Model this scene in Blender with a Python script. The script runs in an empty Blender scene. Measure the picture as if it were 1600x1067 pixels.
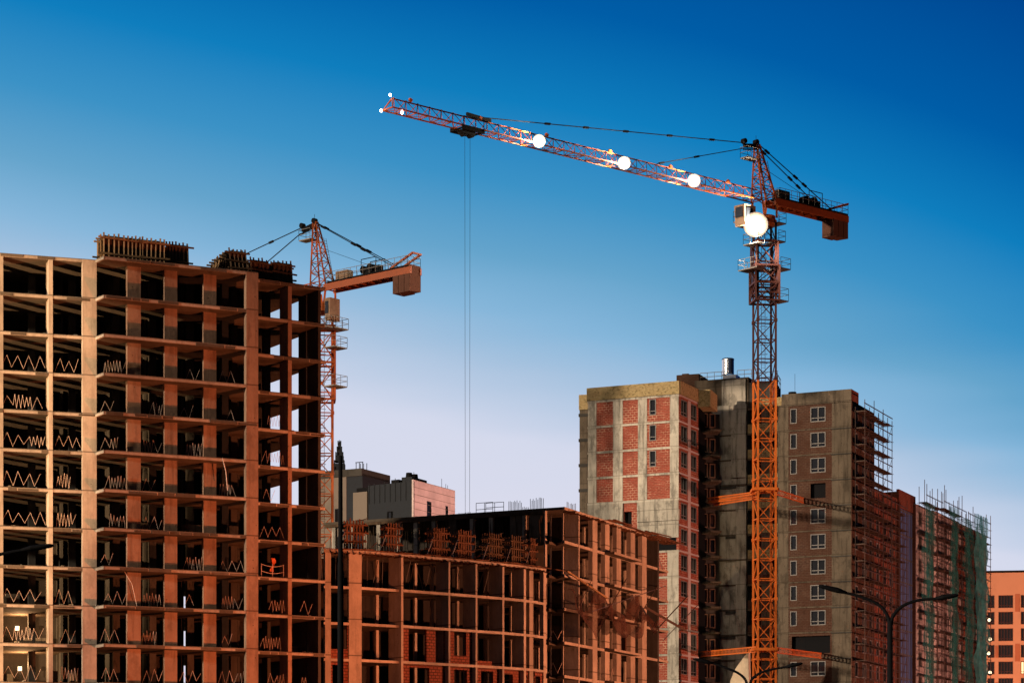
import bpy, math, random
from mathutils import Vector
random.seed(7)
C = bpy.context.scene
col = C.collection
F = 3750.0            # focal length in photo pixels (photo 1600 wide)
HY = 1285.0           # photo row of the horizon
EYE = 1.7
# ------------------------------------------------------------------ camera
cam = bpy.data.cameras.new('camera'); camo = bpy.data.objects.new('camera', cam); col.objects.link(camo)
camo.location = (0, 0, EYE); camo.rotation_euler = (math.radians(90), 0, 0)
cam.sensor_width = 36; cam.lens = 36 * F / 1600; cam.shift_y = (HY - 533.5) / 1600
cam.clip_start = 0.5; cam.clip_end = 6000
C.camera = camo
C.view_settings.view_transform = 'Standard'; C.view_settings.look = 'None'
C.view_settings.exposure = 0; C.view_settings.gamma = 1
C.cycles.max_bounces = 5
# ------------------------------------------------------------------ world : dusk sky
def lin(h):
    h = h.lstrip('#'); v = [int(h[i:i+2], 16) / 255 for i in (0, 2, 4)]
    return tuple((c / 12.92 if c <= .04045 else ((c + .055) / 1.055) ** 2.4) for c in v) + (1,)
W = bpy.data.worlds.new('World'); C.world = W; W.use_nodes = True
nt = W.node_tree; nt.nodes.clear()
def N(nt, t, **k):
    n = nt.nodes.new(t)
    for a, b in k.items(): setattr(n, a, b)
    return n
def math_(nt, op, a, b=None, clamp=False):
    n = N(nt, 'ShaderNodeMath', operation=op, use_clamp=clamp)
    for i, v in enumerate((a, b)):
        if v is None: continue
        if isinstance(v, (int, float)): n.inputs[i].default_value = v
        else: nt.links.new(v, n.inputs[i])
    return n.outputs[0]
tc = N(nt, 'ShaderNodeTexCoord'); sp = N(nt, 'ShaderNodeSeparateXYZ'); nt.links.new(tc.outputs['Generated'], sp.inputs[0])
X, Y, Zc = sp.outputs
r = math_(nt, 'SQRT', math_(nt, 'ADD', math_(nt, 'ADD', math_(nt, 'MULTIPLY', X, X), math_(nt, 'MULTIPLY', Y, Y)), 1e-5))
te = math_(nt, 'DIVIDE', Zc, r)
az = math_(nt, 'DIVIDE', X, r)
cl = N(nt, 'ShaderNodeTexNoise'); cl.inputs['Scale'].default_value = 3.0; cl.inputs['Detail'].default_value = 3
mp = N(nt, 'ShaderNodeMapping'); mp.inputs['Scale'].default_value = (1, 1, 7); nt.links.new(tc.outputs['Generated'], mp.inputs[0]); nt.links.new(mp.outputs[0], cl.inputs['Vector'])
low = N(nt, 'ShaderNodeMapRange'); nt.links.new(te, low.inputs[0]); low.inputs[1].default_value = .24; low.inputs[2].default_value = .10
cloud = math_(nt, 'MULTIPLY', math_(nt, 'MULTIPLY', math_(nt, 'SUBTRACT', cl.outputs[0], .5), low.outputs[0]), .13)
azp = math_(nt, 'MAXIMUM', az, 0)
azr = math_(nt, 'SUBTRACT', math_(nt, 'MULTIPLY', math_(nt, 'MULTIPLY', azp, azp), .80), math_(nt, 'MULTIPLY', azp, .03))
e = math_(nt, 'ADD', math_(nt, 'ADD', te, math_(nt, 'ADD', math_(nt, 'MULTIPLY', az, .18), azr)), cloud)
rp = N(nt, 'ShaderNodeValToRGB'); nt.links.new(e, rp.inputs[0])
stops = [(0, '#D9D4E2'), (.11, '#DDDCEB'), (.155, '#D4D9EC'), (.19, '#A9C3DF'), (.212, '#86B6DA'), (.235, '#65A4CC'), (.265, '#3C92C6'),
         (.30, '#0F7EBE'), (.343, '#005DA7'), (.41, '#00438F'), (.6, '#002458'), (1.0, '#001230')]
el = rp.color_ramp.elements
el[0].position, el[0].color = stops[0][0], lin(stops[0][1]); el[1].position, el[1].color = stops[-1][0], lin(stops[-1][1])
for p, c in stops[1:-1]:
    q = el.new(p); q.color = lin(c)
bk = N(nt, 'ShaderNodeMapRange'); nt.links.new(Y, bk.inputs[0])
bk.inputs[1].default_value = -.5; bk.inputs[2].default_value = .6; bk.inputs[3].default_value = .12; bk.inputs[4].default_value = 1
bg = N(nt, 'ShaderNodeBackground'); nt.links.new(rp.outputs[0], bg.inputs[0]); nt.links.new(bk.outputs[0], bg.inputs[1])
wo = N(nt, 'ShaderNodeOutputWorld'); nt.links.new(bg.outputs[0], wo.inputs[0])
# ------------------------------------------------------------------ last sun, low on the left behind the camera
sun = bpy.data.lights.new('sun', 'SUN'); suno = bpy.data.objects.new('sun', sun); col.objects.link(suno)
sun.energy = 3.8; sun.color = (1, .80, .60); sun.angle = math.radians(2)
sdir = Vector((-.84, -.545, .10)).normalized()           # towards the sun
suno.rotation_euler = sdir.to_track_quat('Z', 'Y').to_euler(); suno.location = (-60, -60, 60)
# ------------------------------------------------------------------ street lamps / site floodlights that light the fronts from below
LAMPS = [  # x, y, z, power, colour, aim, cone
    (7, 163, 5.0, 84000, (1, .24, .085), (-30, 189, 20), 74),
    (-95, 100, 8.0, 1150000, (1, .62, .32), (-95, 187, 27), 72),
    (60, 188, 8.0, 240000, (1, .33, .16), (-5, 222.6, 18), 66),
    (88, 262, 8.0, 120000, (1, .42, .29), (45, 296, 24), 130),
    (32, 388, 8.0, 260000, (1, .52, .42), (-14, 406, 50), 110),  # added lamp, unseen, to brighten the pale block's right face
    (95, 380, 9.0, 150000, (1, .36, .14), (82, 434, 20), 110),
]
# ------------------------------------------------------------------ mesh helpers
class MB:
    def __init__(s): s.v = []; s.f = []
    def hexa(s, p):      # 8 points: bottom 4 ccw, top 4 ccw
        b = len(s.v); s.v += [tuple(q) for q in p]
        for q in ((3, 2, 1, 0), (4, 5, 6, 7), (0, 1, 5, 4), (1, 2, 6, 5), (2, 3, 7, 6), (3, 0, 4, 7)): s.f.append(tuple(b + i for i in q))
    def box(s, x0, x1, y0, y1, z0, z1):
        s.hexa([(x0, y0, z0), (x1, y0, z0), (x1, y1, z0), (x0, y1, z0), (x0, y0, z1), (x1, y0, z1), (x1, y1, z1), (x0, y1, z1)])
    def beam(s, p, q, w, h=None):
        p = Vector(p); q = Vector(q); h = h or w; d = q - p
        if d.length < 1e-5: return
        d.normalize(); up = Vector((0, 0, 1)) if abs(d.z) < .95 else Vector((1, 0, 0))
        a = d.cross(up).normalized() * (w / 2); b = a.cross(d).normalized() * (h / 2)
        s.hexa([p - a - b, p + a - b, p + a + b, p - a + b, q - a - b, q + a - b, q + a + b, q - a + b])
    def tube(s, p, q, r0, r1=None, n=10):
        p = Vector(p); q = Vector(q); r1 = r0 if r1 is None else r1; d = (q - p).normalized()
        up = Vector((0, 0, 1)) if abs(d.z) < .95 else Vector((1, 0, 0))
        a = d.cross(up).normalized(); b = a.cross(d).normalized(); k = len(s.v)
        for c, rr in ((p, r0), (q, r1)):
            for i in range(n):
                t = 2 * math.pi * i / n; s.v.append(tuple(c + (a * math.cos(t) + b * math.sin(t)) * rr))
        for i in range(n):
            j = (i + 1) % n; s.f.append((k + i, k + j, k + n + j, k + n + i))
        s.f.append(tuple(k + i for i in range(n))[::-1]); s.f.append(tuple(k + n + i for i in range(n)))
    def prism(s, poly, z0, z1):
        k = len(s.v); n = len(poly)
        s.v += [(x, y, z0) for x, y in poly] + [(x, y, z1) for x, y in poly]
        s.f.append(tuple(range(k, k + n))[::-1]); s.f.append(tuple(range(k + n, k + 2 * n)))
        for i in range(n):
            j = (i + 1) % n; s.f.append((k + i, k + j, k + n + j, k + n + i))
    def path(s, pts, r, n=8):
        for a, b in zip(pts[:-1], pts[1:]): s.tube(a, b, r, r, n)
    def build(s, name, mat, parent=None, loc=None):
        me = bpy.data.meshes.new(name); o0 = Vector(loc) if loc is not None else (parent_loc(parent))
        me.from_pydata([tuple(Vector(v) - o0) for v in s.v], [], s.f); me.update()
        uv = me.uv_layers.new(name='UVMap')
        for p in me.polygons:
            n = p.normal
            if abs(n.z) > .7: a, b = Vector((1, 0, 0)), Vector((0, 1, 0))
            else:
                a = Vector((-n.y, n.x, 0)).normalized(); b = Vector((0, 0, 1))
            for li, vi in zip(p.loop_indices, p.vertices):
                w = me.vertices[vi].co + o0; uv.data[li].uv = (w.dot(a), w.dot(b))
        me.materials.append(mat)
        o = bpy.data.objects.new(name, me); col.objects.link(o)
        if parent is not None: o.parent = parent
        else: o.location = o0
        o['_w'] = tuple(o0)
        return o
def parent_loc(p):
    return Vector(p['_w']) if p is not None else Vector((0, 0, 0))
def empty(name, loc, label, cat, group=None):
    o = bpy.data.objects.new(name, None); col.objects.link(o); o.location = loc; o['_w'] = tuple(loc)
    return tag(o, label, cat, group)
def tag(o, label=None, cat=None, group=None, kind=None):
    for k, v in (('label', label), ('category', cat), ('group', group), ('kind', kind)):
        if v: o[k] = v
    return o
def P2(px, Z): return Vector(((px - 800) / F * Z, Z))
def zy(py, Z): return EYE + (HY - py) * Z / F
def P3(px, py, Z): return Vector(((px - 800) / F * Z, Z, zy(py, Z)))
class Fac:           # a vertical plane in plan, from A to B; d is outward (towards the camera side)
    def __init__(s, A, B):
        s.A = Vector(A[:2]); s.B = Vector(B[:2]); s.L = (s.B - s.A).length
        s.t = (s.B - s.A).normalized(); s.n = Vector((s.t.y, -s.t.x))
    def pt(s, u, d=0.0, z=None):
        p = s.A + s.t * u + s.n * d
        return p if z is None else Vector((p.x, p.y, z))
    def u(s, px, d=0.0):
        r = (px - 800) / F; A = s.A + s.n * d
        return (r * A.y - A.x) / (s.t.x - r * s.t.y)
    def Z(s, px): return s.pt(s.u(px)).y
    def box(s, mb, u0, u1, d0, d1, z0, z1):
        p = [s.pt(u0, d1), s.pt(u1, d1), s.pt(u1, d0), s.pt(u0, d0)]
        mb.hexa([(q.x, q.y, z0) for q in p] + [(q.x, q.y, z1) for q in p])
    def beam(s, mb, a, b, w, h=None): mb.beam(s.pt(*a), s.pt(*b), w, h)
# ------------------------------------------------------------------ materials
MATS = {}
def base_mat(name, rough=.85, metal=0, spec=.04):
    m = bpy.data.materials.new(name); m.use_nodes = True; t = m.node_tree; b = t.nodes['Principled BSDF']
    b.inputs['Roughness'].default_value = rough; b.inputs['Metallic'].default_value = metal
    b.inputs['Specular IOR Level'].default_value = spec
    return m, t, b
def mixc(t, fac, a, b, mode='MIX'):
    n = N(t, 'ShaderNodeMix', data_type='RGBA', blend_type=mode)
    for s, v in ((0, fac), (6, a), (7, b)):
        if isinstance(v, (int, float)): n.inputs[s].default_value = v
        elif isinstance(v, tuple): n.inputs[s].default_value = v if len(v) == 4 else v + (1,)
        else: t.links.new(v, n.inputs[s])
    return n.outputs[2]
def noise(t, vec, scale, detail=4, sc=(1, 1, 1), rough=.6):
    m = N(t, 'ShaderNodeMapping'); m.inputs['Scale'].default_value = sc; t.links.new(vec, m.inputs[0])
    n = N(t, 'ShaderNodeTexNoise'); n.inputs['Scale'].default_value = scale; n.inputs['Detail'].default_value = detail; n.inputs['Roughness'].default_value = rough
    t.links.new(m.outputs[0], n.inputs['Vector']); return n.outputs[0]
def ramp(t, f, a, b):
    n = N(t, 'ShaderNodeMapRange'); t.links.new(f, n.inputs[0]); n.inputs[1].default_value = a; n.inputs[2].default_value = b; return n.outputs[0]
def scl(c, k): return tuple(x * k for x in c)
def concrete(name, c, dark=.45, stain=.6, joints=0.0, offs=0.0, boards=.25):
    m, t, b = base_mat(name, .9)
    tcn = N(t, 'ShaderNodeTexCoord'); uv = tcn.outputs['UV']; geo = N(t, 'ShaderNodeNewGeometry').outputs['Position']
    big = noise(t, geo, .35, 5); fine = noise(t, geo, 4.0, 5); streak = noise(t, uv, 1.0, 4, (2.2, .18, 1)); grain = noise(t, uv, 9, 3, (1, .35, 1))
    colr = mixc(t, ramp(t, big, .35, .65), scl(c, .82), scl(c, 1.15))
    colr = mixc(t, math_(t, 'MULTIPLY', ramp(t, streak, .50, .72), stain), colr, scl(c, dark))
    colr = mixc(t, math_(t, 'MULTIPLY', ramp(t, fine, .55, .75), .4), colr, scl(c, .6))
    colr = mixc(t, math_(t, 'MULTIPLY', ramp(t, grain, .45, .8), boards), colr, scl(c, 1.35))
    blot = noise(t, geo, .9, 6, (1, 1, .6), .7)
    colr = mixc(t, math_(t, 'MULTIPLY', ramp(t, blot, .52, .60), stain * .55), colr, scl(c, dark * 1.4))
    sepn = N(t, 'ShaderNodeSeparateXYZ'); t.links.new(uv, sepn.inputs[0])
    if joints:     # day joints between pours and tie holes
        fz = math_(t, 'FRACT', math_(t, 'DIVIDE', math_(t, 'SUBTRACT', sepn.outputs[1], offs - .06), 3.0))
        ln = math_(t, 'LESS_THAN', fz, .035)
        colr = mixc(t, math_(t, 'MULTIPLY', ln, joints), colr, scl(c, .3))
        vv = N(t, 'ShaderNodeTexVoronoi', feature='F1'); vv.inputs['Scale'].default_value = 1.15; vv.inputs['Randomness'].default_value = .35
        t.links.new(uv, vv.inputs['Vector'])
        colr = mixc(t, math_(t, 'MULTIPLY', math_(t, 'LESS_THAN', vv.outputs[0], .065), .7), colr, scl(c, .25))
    oi = N(t, 'ShaderNodeObjectInfo').outputs['Random']
    g = N(t, 'ShaderNodeMapRange'); t.links.new(oi, g.inputs[0]); g.inputs[3].default_value = .82; g.inputs[4].default_value = 1.12
    cmb = N(t, 'ShaderNodeCombineColor')
    for i in range(3): t.links.new(g.outputs[0], cmb.inputs[i])
    colr = mixc(t, 1.0, colr, cmb.outputs[0], 'MULTIPLY')
    t.links.new(colr, b.inputs['Base Color'])
    bp = N(t, 'ShaderNodeBump'); bp.inputs['Strength'].default_value = .5; bp.inputs['Distance'].default_value = .04
    t.links.new(fine, bp.inputs['Height']); t.links.new(bp.outputs[0], b.inputs['Normal'])
    return m
def brick(name, c1, c2, mortar, w=.5, h=.19, ms=.022, patch=.5, speck=0, smear=0):
    m, t, b = base_mat(name, .9)
    tcn = N(t, 'ShaderNodeTexCoord'); uv = tcn.outputs['UV']; geo = N(t, 'ShaderNodeNewGeometry').outputs['Position']
    br = N(t, 'ShaderNodeTexBrick'); t.links.new(uv, br.inputs['Vector'])
    br.inputs['Color1'].default_value = c1 + (1,); br.inputs['Color2'].default_value = c2 + (1,); br.inputs['Mortar'].default_value = mortar + (1,)
    br.inputs['Scale'].default_value = 1; br.inputs['Mortar Size'].default_value = ms; br.inputs['Brick Width'].default_value = w; br.inputs['Row Height'].default_value = h
    br.inputs['Bias'].default_value = -.1
    base = br.outputs[0]
    if smear:      # mortar left standing proud in patches, clean brick elsewhere
        b2 = N(t, 'ShaderNodeTexBrick'); t.links.new(uv, b2.inputs['Vector'])
        b2.inputs['Color1'].default_value = c1 + (1,); b2.inputs['Color2'].default_value = c2 + (1,); b2.inputs['Mortar'].default_value = tuple(min(.62, q * 1.5) for q in mortar) + (1,)
        b2.inputs['Scale'].default_value = 1; b2.inputs['Mortar Size'].default_value = .045; b2.inputs['Mortar Smooth'].default_value = .6; b2.inputs['Brick Width'].default_value = w * 1.1; b2.inputs['Row Height'].default_value = h * 1.5
        base = mixc(t, math_(t, 'MULTIPLY', ramp(t, noise(t, geo, .42, 5, (1, 1, 1.6), .75), .47, .56), smear), base, b2.outputs[0])
    n1 = noise(t, geo, .5, 4); n2 = noise(t, uv, 1.2, 4, (1.5, .4, 1)); n3 = noise(t, uv, 3.2, 4)
    colr = mixc(t, math_(t, 'MULTIPLY', ramp(t, n1, .42, .62), patch), base, scl(c1, .72))
    colr = mixc(t, math_(t, 'MULTIPLY', ramp(t, n2, .55, .75), .35), colr, scl(c2, .35))
    if speck:
        colr = mixc(t, math_(t, 'MULTIPLY', ramp(t, n3, .52, .62), speck), colr, scl(c1, .35))
    t.links.new(colr, b.inputs['Base Color'])
    bp = N(t, 'ShaderNodeBump'); bp.inputs['Strength'].default_value = .4; bp.inputs['Distance'].default_value = .02
    t.links.new(br.outputs['Fac'], bp.inputs['Height']); bp.invert = True; t.links.new(bp.outputs[0], b.inputs['Normal'])
    return m
def paint(name, c, rough=.5, metal=0, var=.35, sc=2.0, dirt=(.02, .012, .008)):
    m, t, b = base_mat(name, rough, metal, .06 if name in ('black_steel', 'dark_cladding', 'counterweight_concrete', 'beige_cladding', 'cab_paint') else .25)
    geo = N(t, 'ShaderNodeNewGeometry').outputs['Position']
    n = noise(t, geo, sc, 5); n2 = noise(t, geo, sc * 4, 3)
    colr = mixc(t, math_(t, 'MULTIPLY', ramp(t, n, .5, .75), var), scl(c, 1.0) + (1,), dirt)
    colr = mixc(t, math_(t, 'MULTIPLY', ramp(t, n2, .5, .8), var * .6), colr, scl(c, .6))
    t.links.new(colr, b.inputs['Base Color'])
    return m
def emis(name, c, s):
    m, t, b = base_mat(name, 1, 0, 0); b.inputs['Base Color'].default_value = (.01, .01, .01, 1)
    b.inputs['Emission Color'].default_value = c + (1,); b.inputs['Emission Strength'].default_value = s
    return m
def wood(name, c, oi=.5):
    m, t, b = base_mat(name, .85)
    uv = N(t, 'ShaderNodeTexCoord').outputs['UV']; geo = N(t, 'ShaderNodeNewGeometry').outputs['Position']
    n = noise(t, geo, 2.5, 5, (1, 1, .3)); n2 = noise(t, geo, 12, 4, (1, 1, .1))
    colr = mixc(t, ramp(t, n, .35, .7), scl(c, 1.3), scl(c, .45))
    colr = mixc(t, math_(t, 'MULTIPLY', ramp(t, n2, .5, .7), .5), colr, scl(c, .35))
    t.links.new(colr, b.inputs['Base Color']); return m
def netting(name, c, cover=.6, cell=.25):
    m, t, b = base_mat(name, .9); b.inputs['Base Color'].default_value = c + (1,)
    uv = N(t, 'ShaderNodeTexCoord').outputs['UV']; geo = N(t, 'ShaderNodeNewGeometry').outputs['Position']
    n = noise(t, geo, .6, 4); n2 = noise(t, geo, 5, 3)
    a = math_(t, 'ADD', math_(t, 'MULTIPLY', n, .5), math_(t, 'ADD', math_(t, 'MULTIPLY', n2, .4), cover - .45), True)
    tr = N(t, 'ShaderNodeBsdfTransparent'); tl = N(t, 'ShaderNodeBsdfTranslucent'); tl.inputs[0].default_value = c + (1,)
    colr = mixc(t, ramp(t, n, .3, .7), scl(c, .6), scl(c, 1.4)); t.links.new(colr, b.inputs['Base Color']); t.links.new(colr, tl.inputs[0])
    m1 = N(t, 'ShaderNodeMixShader'); m1.inputs[0].default_value = .45; t.links.new(b.outputs[0], m1.inputs[1]); t.links.new(tl.outputs[0], m1.inputs[2])
    m2 = N(t, 'ShaderNodeMixShader'); t.links.new(a, m2.inputs[0]); t.links.new(tr.outputs[0], m2.inputs[1]); t.links.new(m1.outputs[0], m2.inputs[2])
    t.links.new(m2.outputs[0], t.nodes['Material Output'].inputs[0]); return m
M = dict(
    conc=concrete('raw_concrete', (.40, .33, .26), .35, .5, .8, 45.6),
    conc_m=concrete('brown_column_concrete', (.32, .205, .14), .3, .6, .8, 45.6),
    slab=concrete('slab_concrete', (.11, .085, .062), .3, .4),  # ceiling shade put into the colour; slab edges use paler concrete
    conc_k=concrete('shade_darkened_concrete', (.036, .030, .025), .4, .5),  # near-black colour stands for the shade inside the frames
    conc_d=concrete('dimmed_concrete', (.065, .06, .052), .4, .5),  # concrete darkened in colour so interiors look unlit
    conc_e=concrete('weathered_concrete', (.47, .42, .34), .2, .95, .5, 51.3),
    conc_g=concrete('dimmed_grey_concrete', (.135, .105, .075), .25, .9, .5, 51.3),  # weathered grey, darkened in colour for dim light on the tower's right front
    brick=brick('red_brick', (.21, .055, .037), (.16, .045, .03), (.28, .19, .14), ms=.012),
    brickp=brick('patched_red_brick', (.34, .07, .045), (.25, .05, .032), (.42, .27, .18), ms=.012, speck=.2, patch=.35, smear=.8),
    brickb=brick('brown_brick', (.085, .038, .024), (.06, .028, .02), (.11, .075, .055), patch=.7, smear=.35),
    brickc=brick('big_block_brick', (.26, .085, .05), (.20, .06, .04), (.06, .03, .02), .42, .25, .04),
    yellow=brick('yellow_brick', (.55, .42, .20), (.40, .28, .13), (.25, .18, .10), .3, .12, .02, .3, .9),
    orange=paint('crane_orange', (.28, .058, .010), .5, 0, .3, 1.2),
    dorange=paint('dark_red_paint', (.05, .013, .009), .55, 0, .5, 1.2),  # upper mast's dark red, darkened further to look barely lit
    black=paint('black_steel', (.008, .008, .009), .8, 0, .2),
    steel=paint('galvanised_steel', (.45, .45, .45), .4, .6, .2),
    wire=paint('pale_band', (.65, .48, .38), .5, .1, .2),
    rail=paint('railing_steel', (.17, .15, .13), .5, .3, .3),
    cwt=paint('counterweight_concrete', (.10, .045, .03), .8, 0, .4),
    mor=paint('brightened_mast_orange', (.60, .13, .018), .5, 0, .3, 1.2),  # lower mast's own paint, brightened in colour to look well lit
    cabm=paint('cab_paint', (.22, .14, .09), .5, 0, .3),
    glass=None, wood=wood('timber', (.30, .19, .10)), woodr=wood('red_timber', (.14, .07, .04)), woodd=wood('dark_timber', (.10, .065, .04)),
    frame=paint('window_frame', (.20, .18, .165), .5, 0, .2),
    pipe=paint('rusty_scaffold_tube', (.12, .08, .065), .6, .4, .5), deck=wood('scaffold_boards', (.08, .05, .035)),
    rebar=paint('rebar', (.14, .22, .27), .6, .3, .2), rebarr=paint('rusty_rebar', (.20, .07, .035), .7, .3, .3),
    netg=netting('green_net', (.05, .30, .27), .40), nett=netting('teal_net', (.14, .60, .60), .58), netb=netting('brown_net', (.15, .075, .055), .75),
    pink=concrete('pale_panel', (.62, .50, .48), .8, .2, 0, 0, .1), dgrey=paint('dark_cladding', (.028, .032, .038), .85, 0, .3), beige=paint('beige_cladding', (.19, .155, .125), .7, 0, .2, .3),
    gor=paint('orange_render', (.42, .19, .115), .8, 0, .25, .15), gor2=paint('brown_render', (.30, .09, .045), .8, 0, .25, .15),
    asphalt=concrete('asphalt', (.05, .05, .05), .6, .3), soil=concrete('site_soil', (.10, .075, .05), .5, .4), paving=concrete('paving', (.25, .24, .22), .6, .4), white=paint('road_paint', (.75, .75, .72), .7, 0, .2),
    refl=emis('lamp_glow', (1, .58, .26), .75), glow0=emis('lamp_glow_core', (1, .86, .66), 2), glow1=emis('lamp_glow_inner', (1, .72, .42), 1.1), glow2=emis('lamp_glow_rim', (1, .42, .16), .30),  # emissive rings, dimmer outwards, painting a soft glow round each lens
    flood=emis('flood_lens', (1, .93, .82), 12), warm=emis('warm_lamp', (1, .74, .40), 3.5), litw=emis('lit_window', (1, .55, .25), 2.6), red=emis('orange_lamp', (1, .72, .42), 3),
    rag=paint('orange_cloth', (.5, .10, .03), .8, 0, .1),
    palebd=paint('pale_board_paint', (.85, .74, .68), .8, 0, .15),
    tin=paint('shiny_tin', (.75, .75, .75), .18, .95, .1),
)
g_, gt, gb = base_mat('dark_glass', .08, 0, .6); gb.inputs['Base Color'].default_value = (.012, .014, .018, 1); M['glass'] = g_
g2, gt2, gb2 = base_mat('curtain_glass', .35, 0, .6); gb2.inputs['Base Color'].default_value = (.09, .15, .36, 1); M['curtain'] = g2
# ------------------------------------------------------------------ ground
g = MB(); g.box(-3000, 3000, -800, 5000, -1.0, 0); tag(g.build('ground', M['soil']), kind='structure')
g = MB(); g.box(-400, 400, 100, 112, .0, .02); tag(g.build('road', M['asphalt']), kind='structure')
g = MB(); g.box(-400, 400, 112.02, 115, .0, .14); g.box(-400, 400, 97, 99.98, 0, .14); tag(g.build('pavement', M['paving']), kind='structure')
g = MB()
for i in range(-40, 40): g.box(i * 8, i * 8 + 3, 105.9, 106.1, .02, .024)
tag(g.build('road_markings', M['white']), kind='structure')
def lamp_mast(x, y, z, power, colr, aim, cone, i, where):
    o = empty('floodlight_mast', (x, y, 0), where, 'floodlight', 'site floodlight masts below the picture')
    m = MB(); m.tube((x, y, 0), (x, y, z - .3), .12, .08); m.beam((x - .8, y, z - .35), (x + .8, y, z - .35), .08); m.build('pole', M['black'], o)
    d = (Vector(aim) - Vector((x, y, z))).normalized()
    for s in (-.55, .55):
        m = MB(); c = Vector((x + s, y, z)); m.beam(c - d * .22, c + d * .02, .7, .5); h = m.build('lamp_head', M['black'], o)
        m = MB(); m.beam(c + d * .03, c + d * .045, .6, .4); m.build('lens', M['warm'], h)
    l = bpy.data.lights.new('floodlight', 'SPOT'); l.energy = power; l.color = colr; l.shadow_soft_size = .4
    l.spot_size = math.radians(cone); l.spot_blend = .1 if x < -90 else .6
    lo = bpy.data.objects.new('floodlight', l); col.objects.link(lo); lo.location = Vector((x, y, z)) + d * .6
    lo.rotation_euler = (-d).to_track_quat('Z', 'Y').to_euler()
WH = ['black floodlight mast in front of the tall bare concrete frame', 'black floodlight mast far out left of the tall bare concrete frame', 'black floodlight mast on the street right of the middle frame',
      'black floodlight mast beside the scaffolded street front', 'black floodlight mast added on the far street to brighten the pale office block', 'black floodlight mast before the far orange apartment block']
for i, a in enumerate(LAMPS): lamp_mast(*a, i, WH[i])
# ================================================================== LEFT TALL FRAME
def iz(px, a, Za, b, Zb):
    k = (1 / Zb - 1 / Za) / (b - a); return 1 / (1 / Za + k * (px - a))
ZT = 45.6
A = empty('concrete_frame_building', P3(300, HY + 30, 190), 'tall open concrete frame with fifteen bare storeys and no walls, filling the left', 'building')
LF = Fac(P2(-230, iz(-230, 0, 185.0, 150, 187.3)), P2(150, 187.3))
MF = Fac(P2(162, 186.0), P2(403, 191.6))
RF = Fac(P2(403, 193.8), P2(508, 197.0))
bk_ = lambda f, u, d: f.pt(u, -d)
DEP = 15.0
poly = [LF.A, LF.B, MF.A, MF.B, RF.A + (RF.A - RF.B) * 0, RF.B, bk_(RF, RF.L, DEP), bk_(RF, 0, DEP + 2), bk_(LF, 0, DEP)]
poly[2:3] = [LF.pt(LF.L - .05, 0), MF.A]
for k in range(15):
    z = ZT - 3 * k; s = MB()
    for f, d0, th in ((LF, 0, .26), (RF, 0, .26)): pass
    s.prism([tuple(p) for p in poly], z - .24, z)
    # rough pour lip
    for f in (LF, MF, RF):
        u = .2
        while u < f.L - .4:
            w = random.uniform(.5, 2.4)
            if random.random() < .45: f.box(s, u, min(u + w, f.L - .1), 0.002, random.uniform(.02, .09), z - random.uniform(.22, .3), z - random.uniform(.02, .1))
            u += w + .1
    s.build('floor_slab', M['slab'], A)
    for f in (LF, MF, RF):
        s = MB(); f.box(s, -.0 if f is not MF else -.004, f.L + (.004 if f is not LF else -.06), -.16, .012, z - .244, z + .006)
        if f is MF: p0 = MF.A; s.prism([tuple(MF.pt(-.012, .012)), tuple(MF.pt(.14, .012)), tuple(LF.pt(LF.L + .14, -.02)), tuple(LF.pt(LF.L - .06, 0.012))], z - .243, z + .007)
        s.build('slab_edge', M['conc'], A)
def column(f, px0, px1, d0, d1, z1=ZT - .02, z0=0, name='column', m='conc', par=None, dp=None):
    mb = MB(); dd = d1 if dp is None else dp
    f.box(mb, f.u(px0, dd), f.u(px1, dd), d0, d1, z0, z1); return mb.build(name, M[m], par or A)
for a, b, d in ((-205, -183, .5), (-80, -62, .5), (-16, 5, .5), (129, 151, .5)): column(LF, a, b, -d, -.03 if a < 100 else .06)
for a, b in ((-140, -133), (76, 82.5)): column(LF, a, b, -1.5, .05, name='blade_column')
for a, b in ((199, 220), (257, 277), (318, 338)): column(MF, a, b, -1.9, -1.45, dp=-1.45, m='conc_m')
column(MF, 385, 403.5, -.5, .04, m='conc_m')
column(RF, 450, 456, -1.5, .03, name='blade_column', m='conc_m')
# end wall of the frame and inner structure
EW = Fac(RF.pt(RF.u(498), 0), RF.pt(RF.u(498), -DEP))      # runs back from the corner
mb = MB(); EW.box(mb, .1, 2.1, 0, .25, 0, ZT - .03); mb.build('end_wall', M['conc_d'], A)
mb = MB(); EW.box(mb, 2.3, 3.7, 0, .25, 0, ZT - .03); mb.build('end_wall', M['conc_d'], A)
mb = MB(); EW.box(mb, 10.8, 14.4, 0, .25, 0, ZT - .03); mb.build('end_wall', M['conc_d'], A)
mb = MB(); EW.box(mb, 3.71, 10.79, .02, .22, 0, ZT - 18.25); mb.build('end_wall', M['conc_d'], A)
for px in (-175, -110, -45, 50, 113, 182, 239, 298, 352, 366, 418):
    f = LF if px < 150 else MF if px < 403 else RF
    mb = MB(); dd = -5.6 if px not in (352, 418) else -4.0; u = f.u(px, dd); f.box(mb, u - .28, u + .28, dd - .5, dd, 0, ZT - .03); mb.build('inner_column', M['conc_d'], A)
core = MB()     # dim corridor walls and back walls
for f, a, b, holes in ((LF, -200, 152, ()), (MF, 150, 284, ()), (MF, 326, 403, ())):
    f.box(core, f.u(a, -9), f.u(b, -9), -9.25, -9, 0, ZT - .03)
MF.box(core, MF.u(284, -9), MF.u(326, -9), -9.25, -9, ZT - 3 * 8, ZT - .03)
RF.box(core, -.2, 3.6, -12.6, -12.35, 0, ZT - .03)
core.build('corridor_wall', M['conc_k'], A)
cw = MB()       # cross walls between flats, seen end-on through the bays
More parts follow.
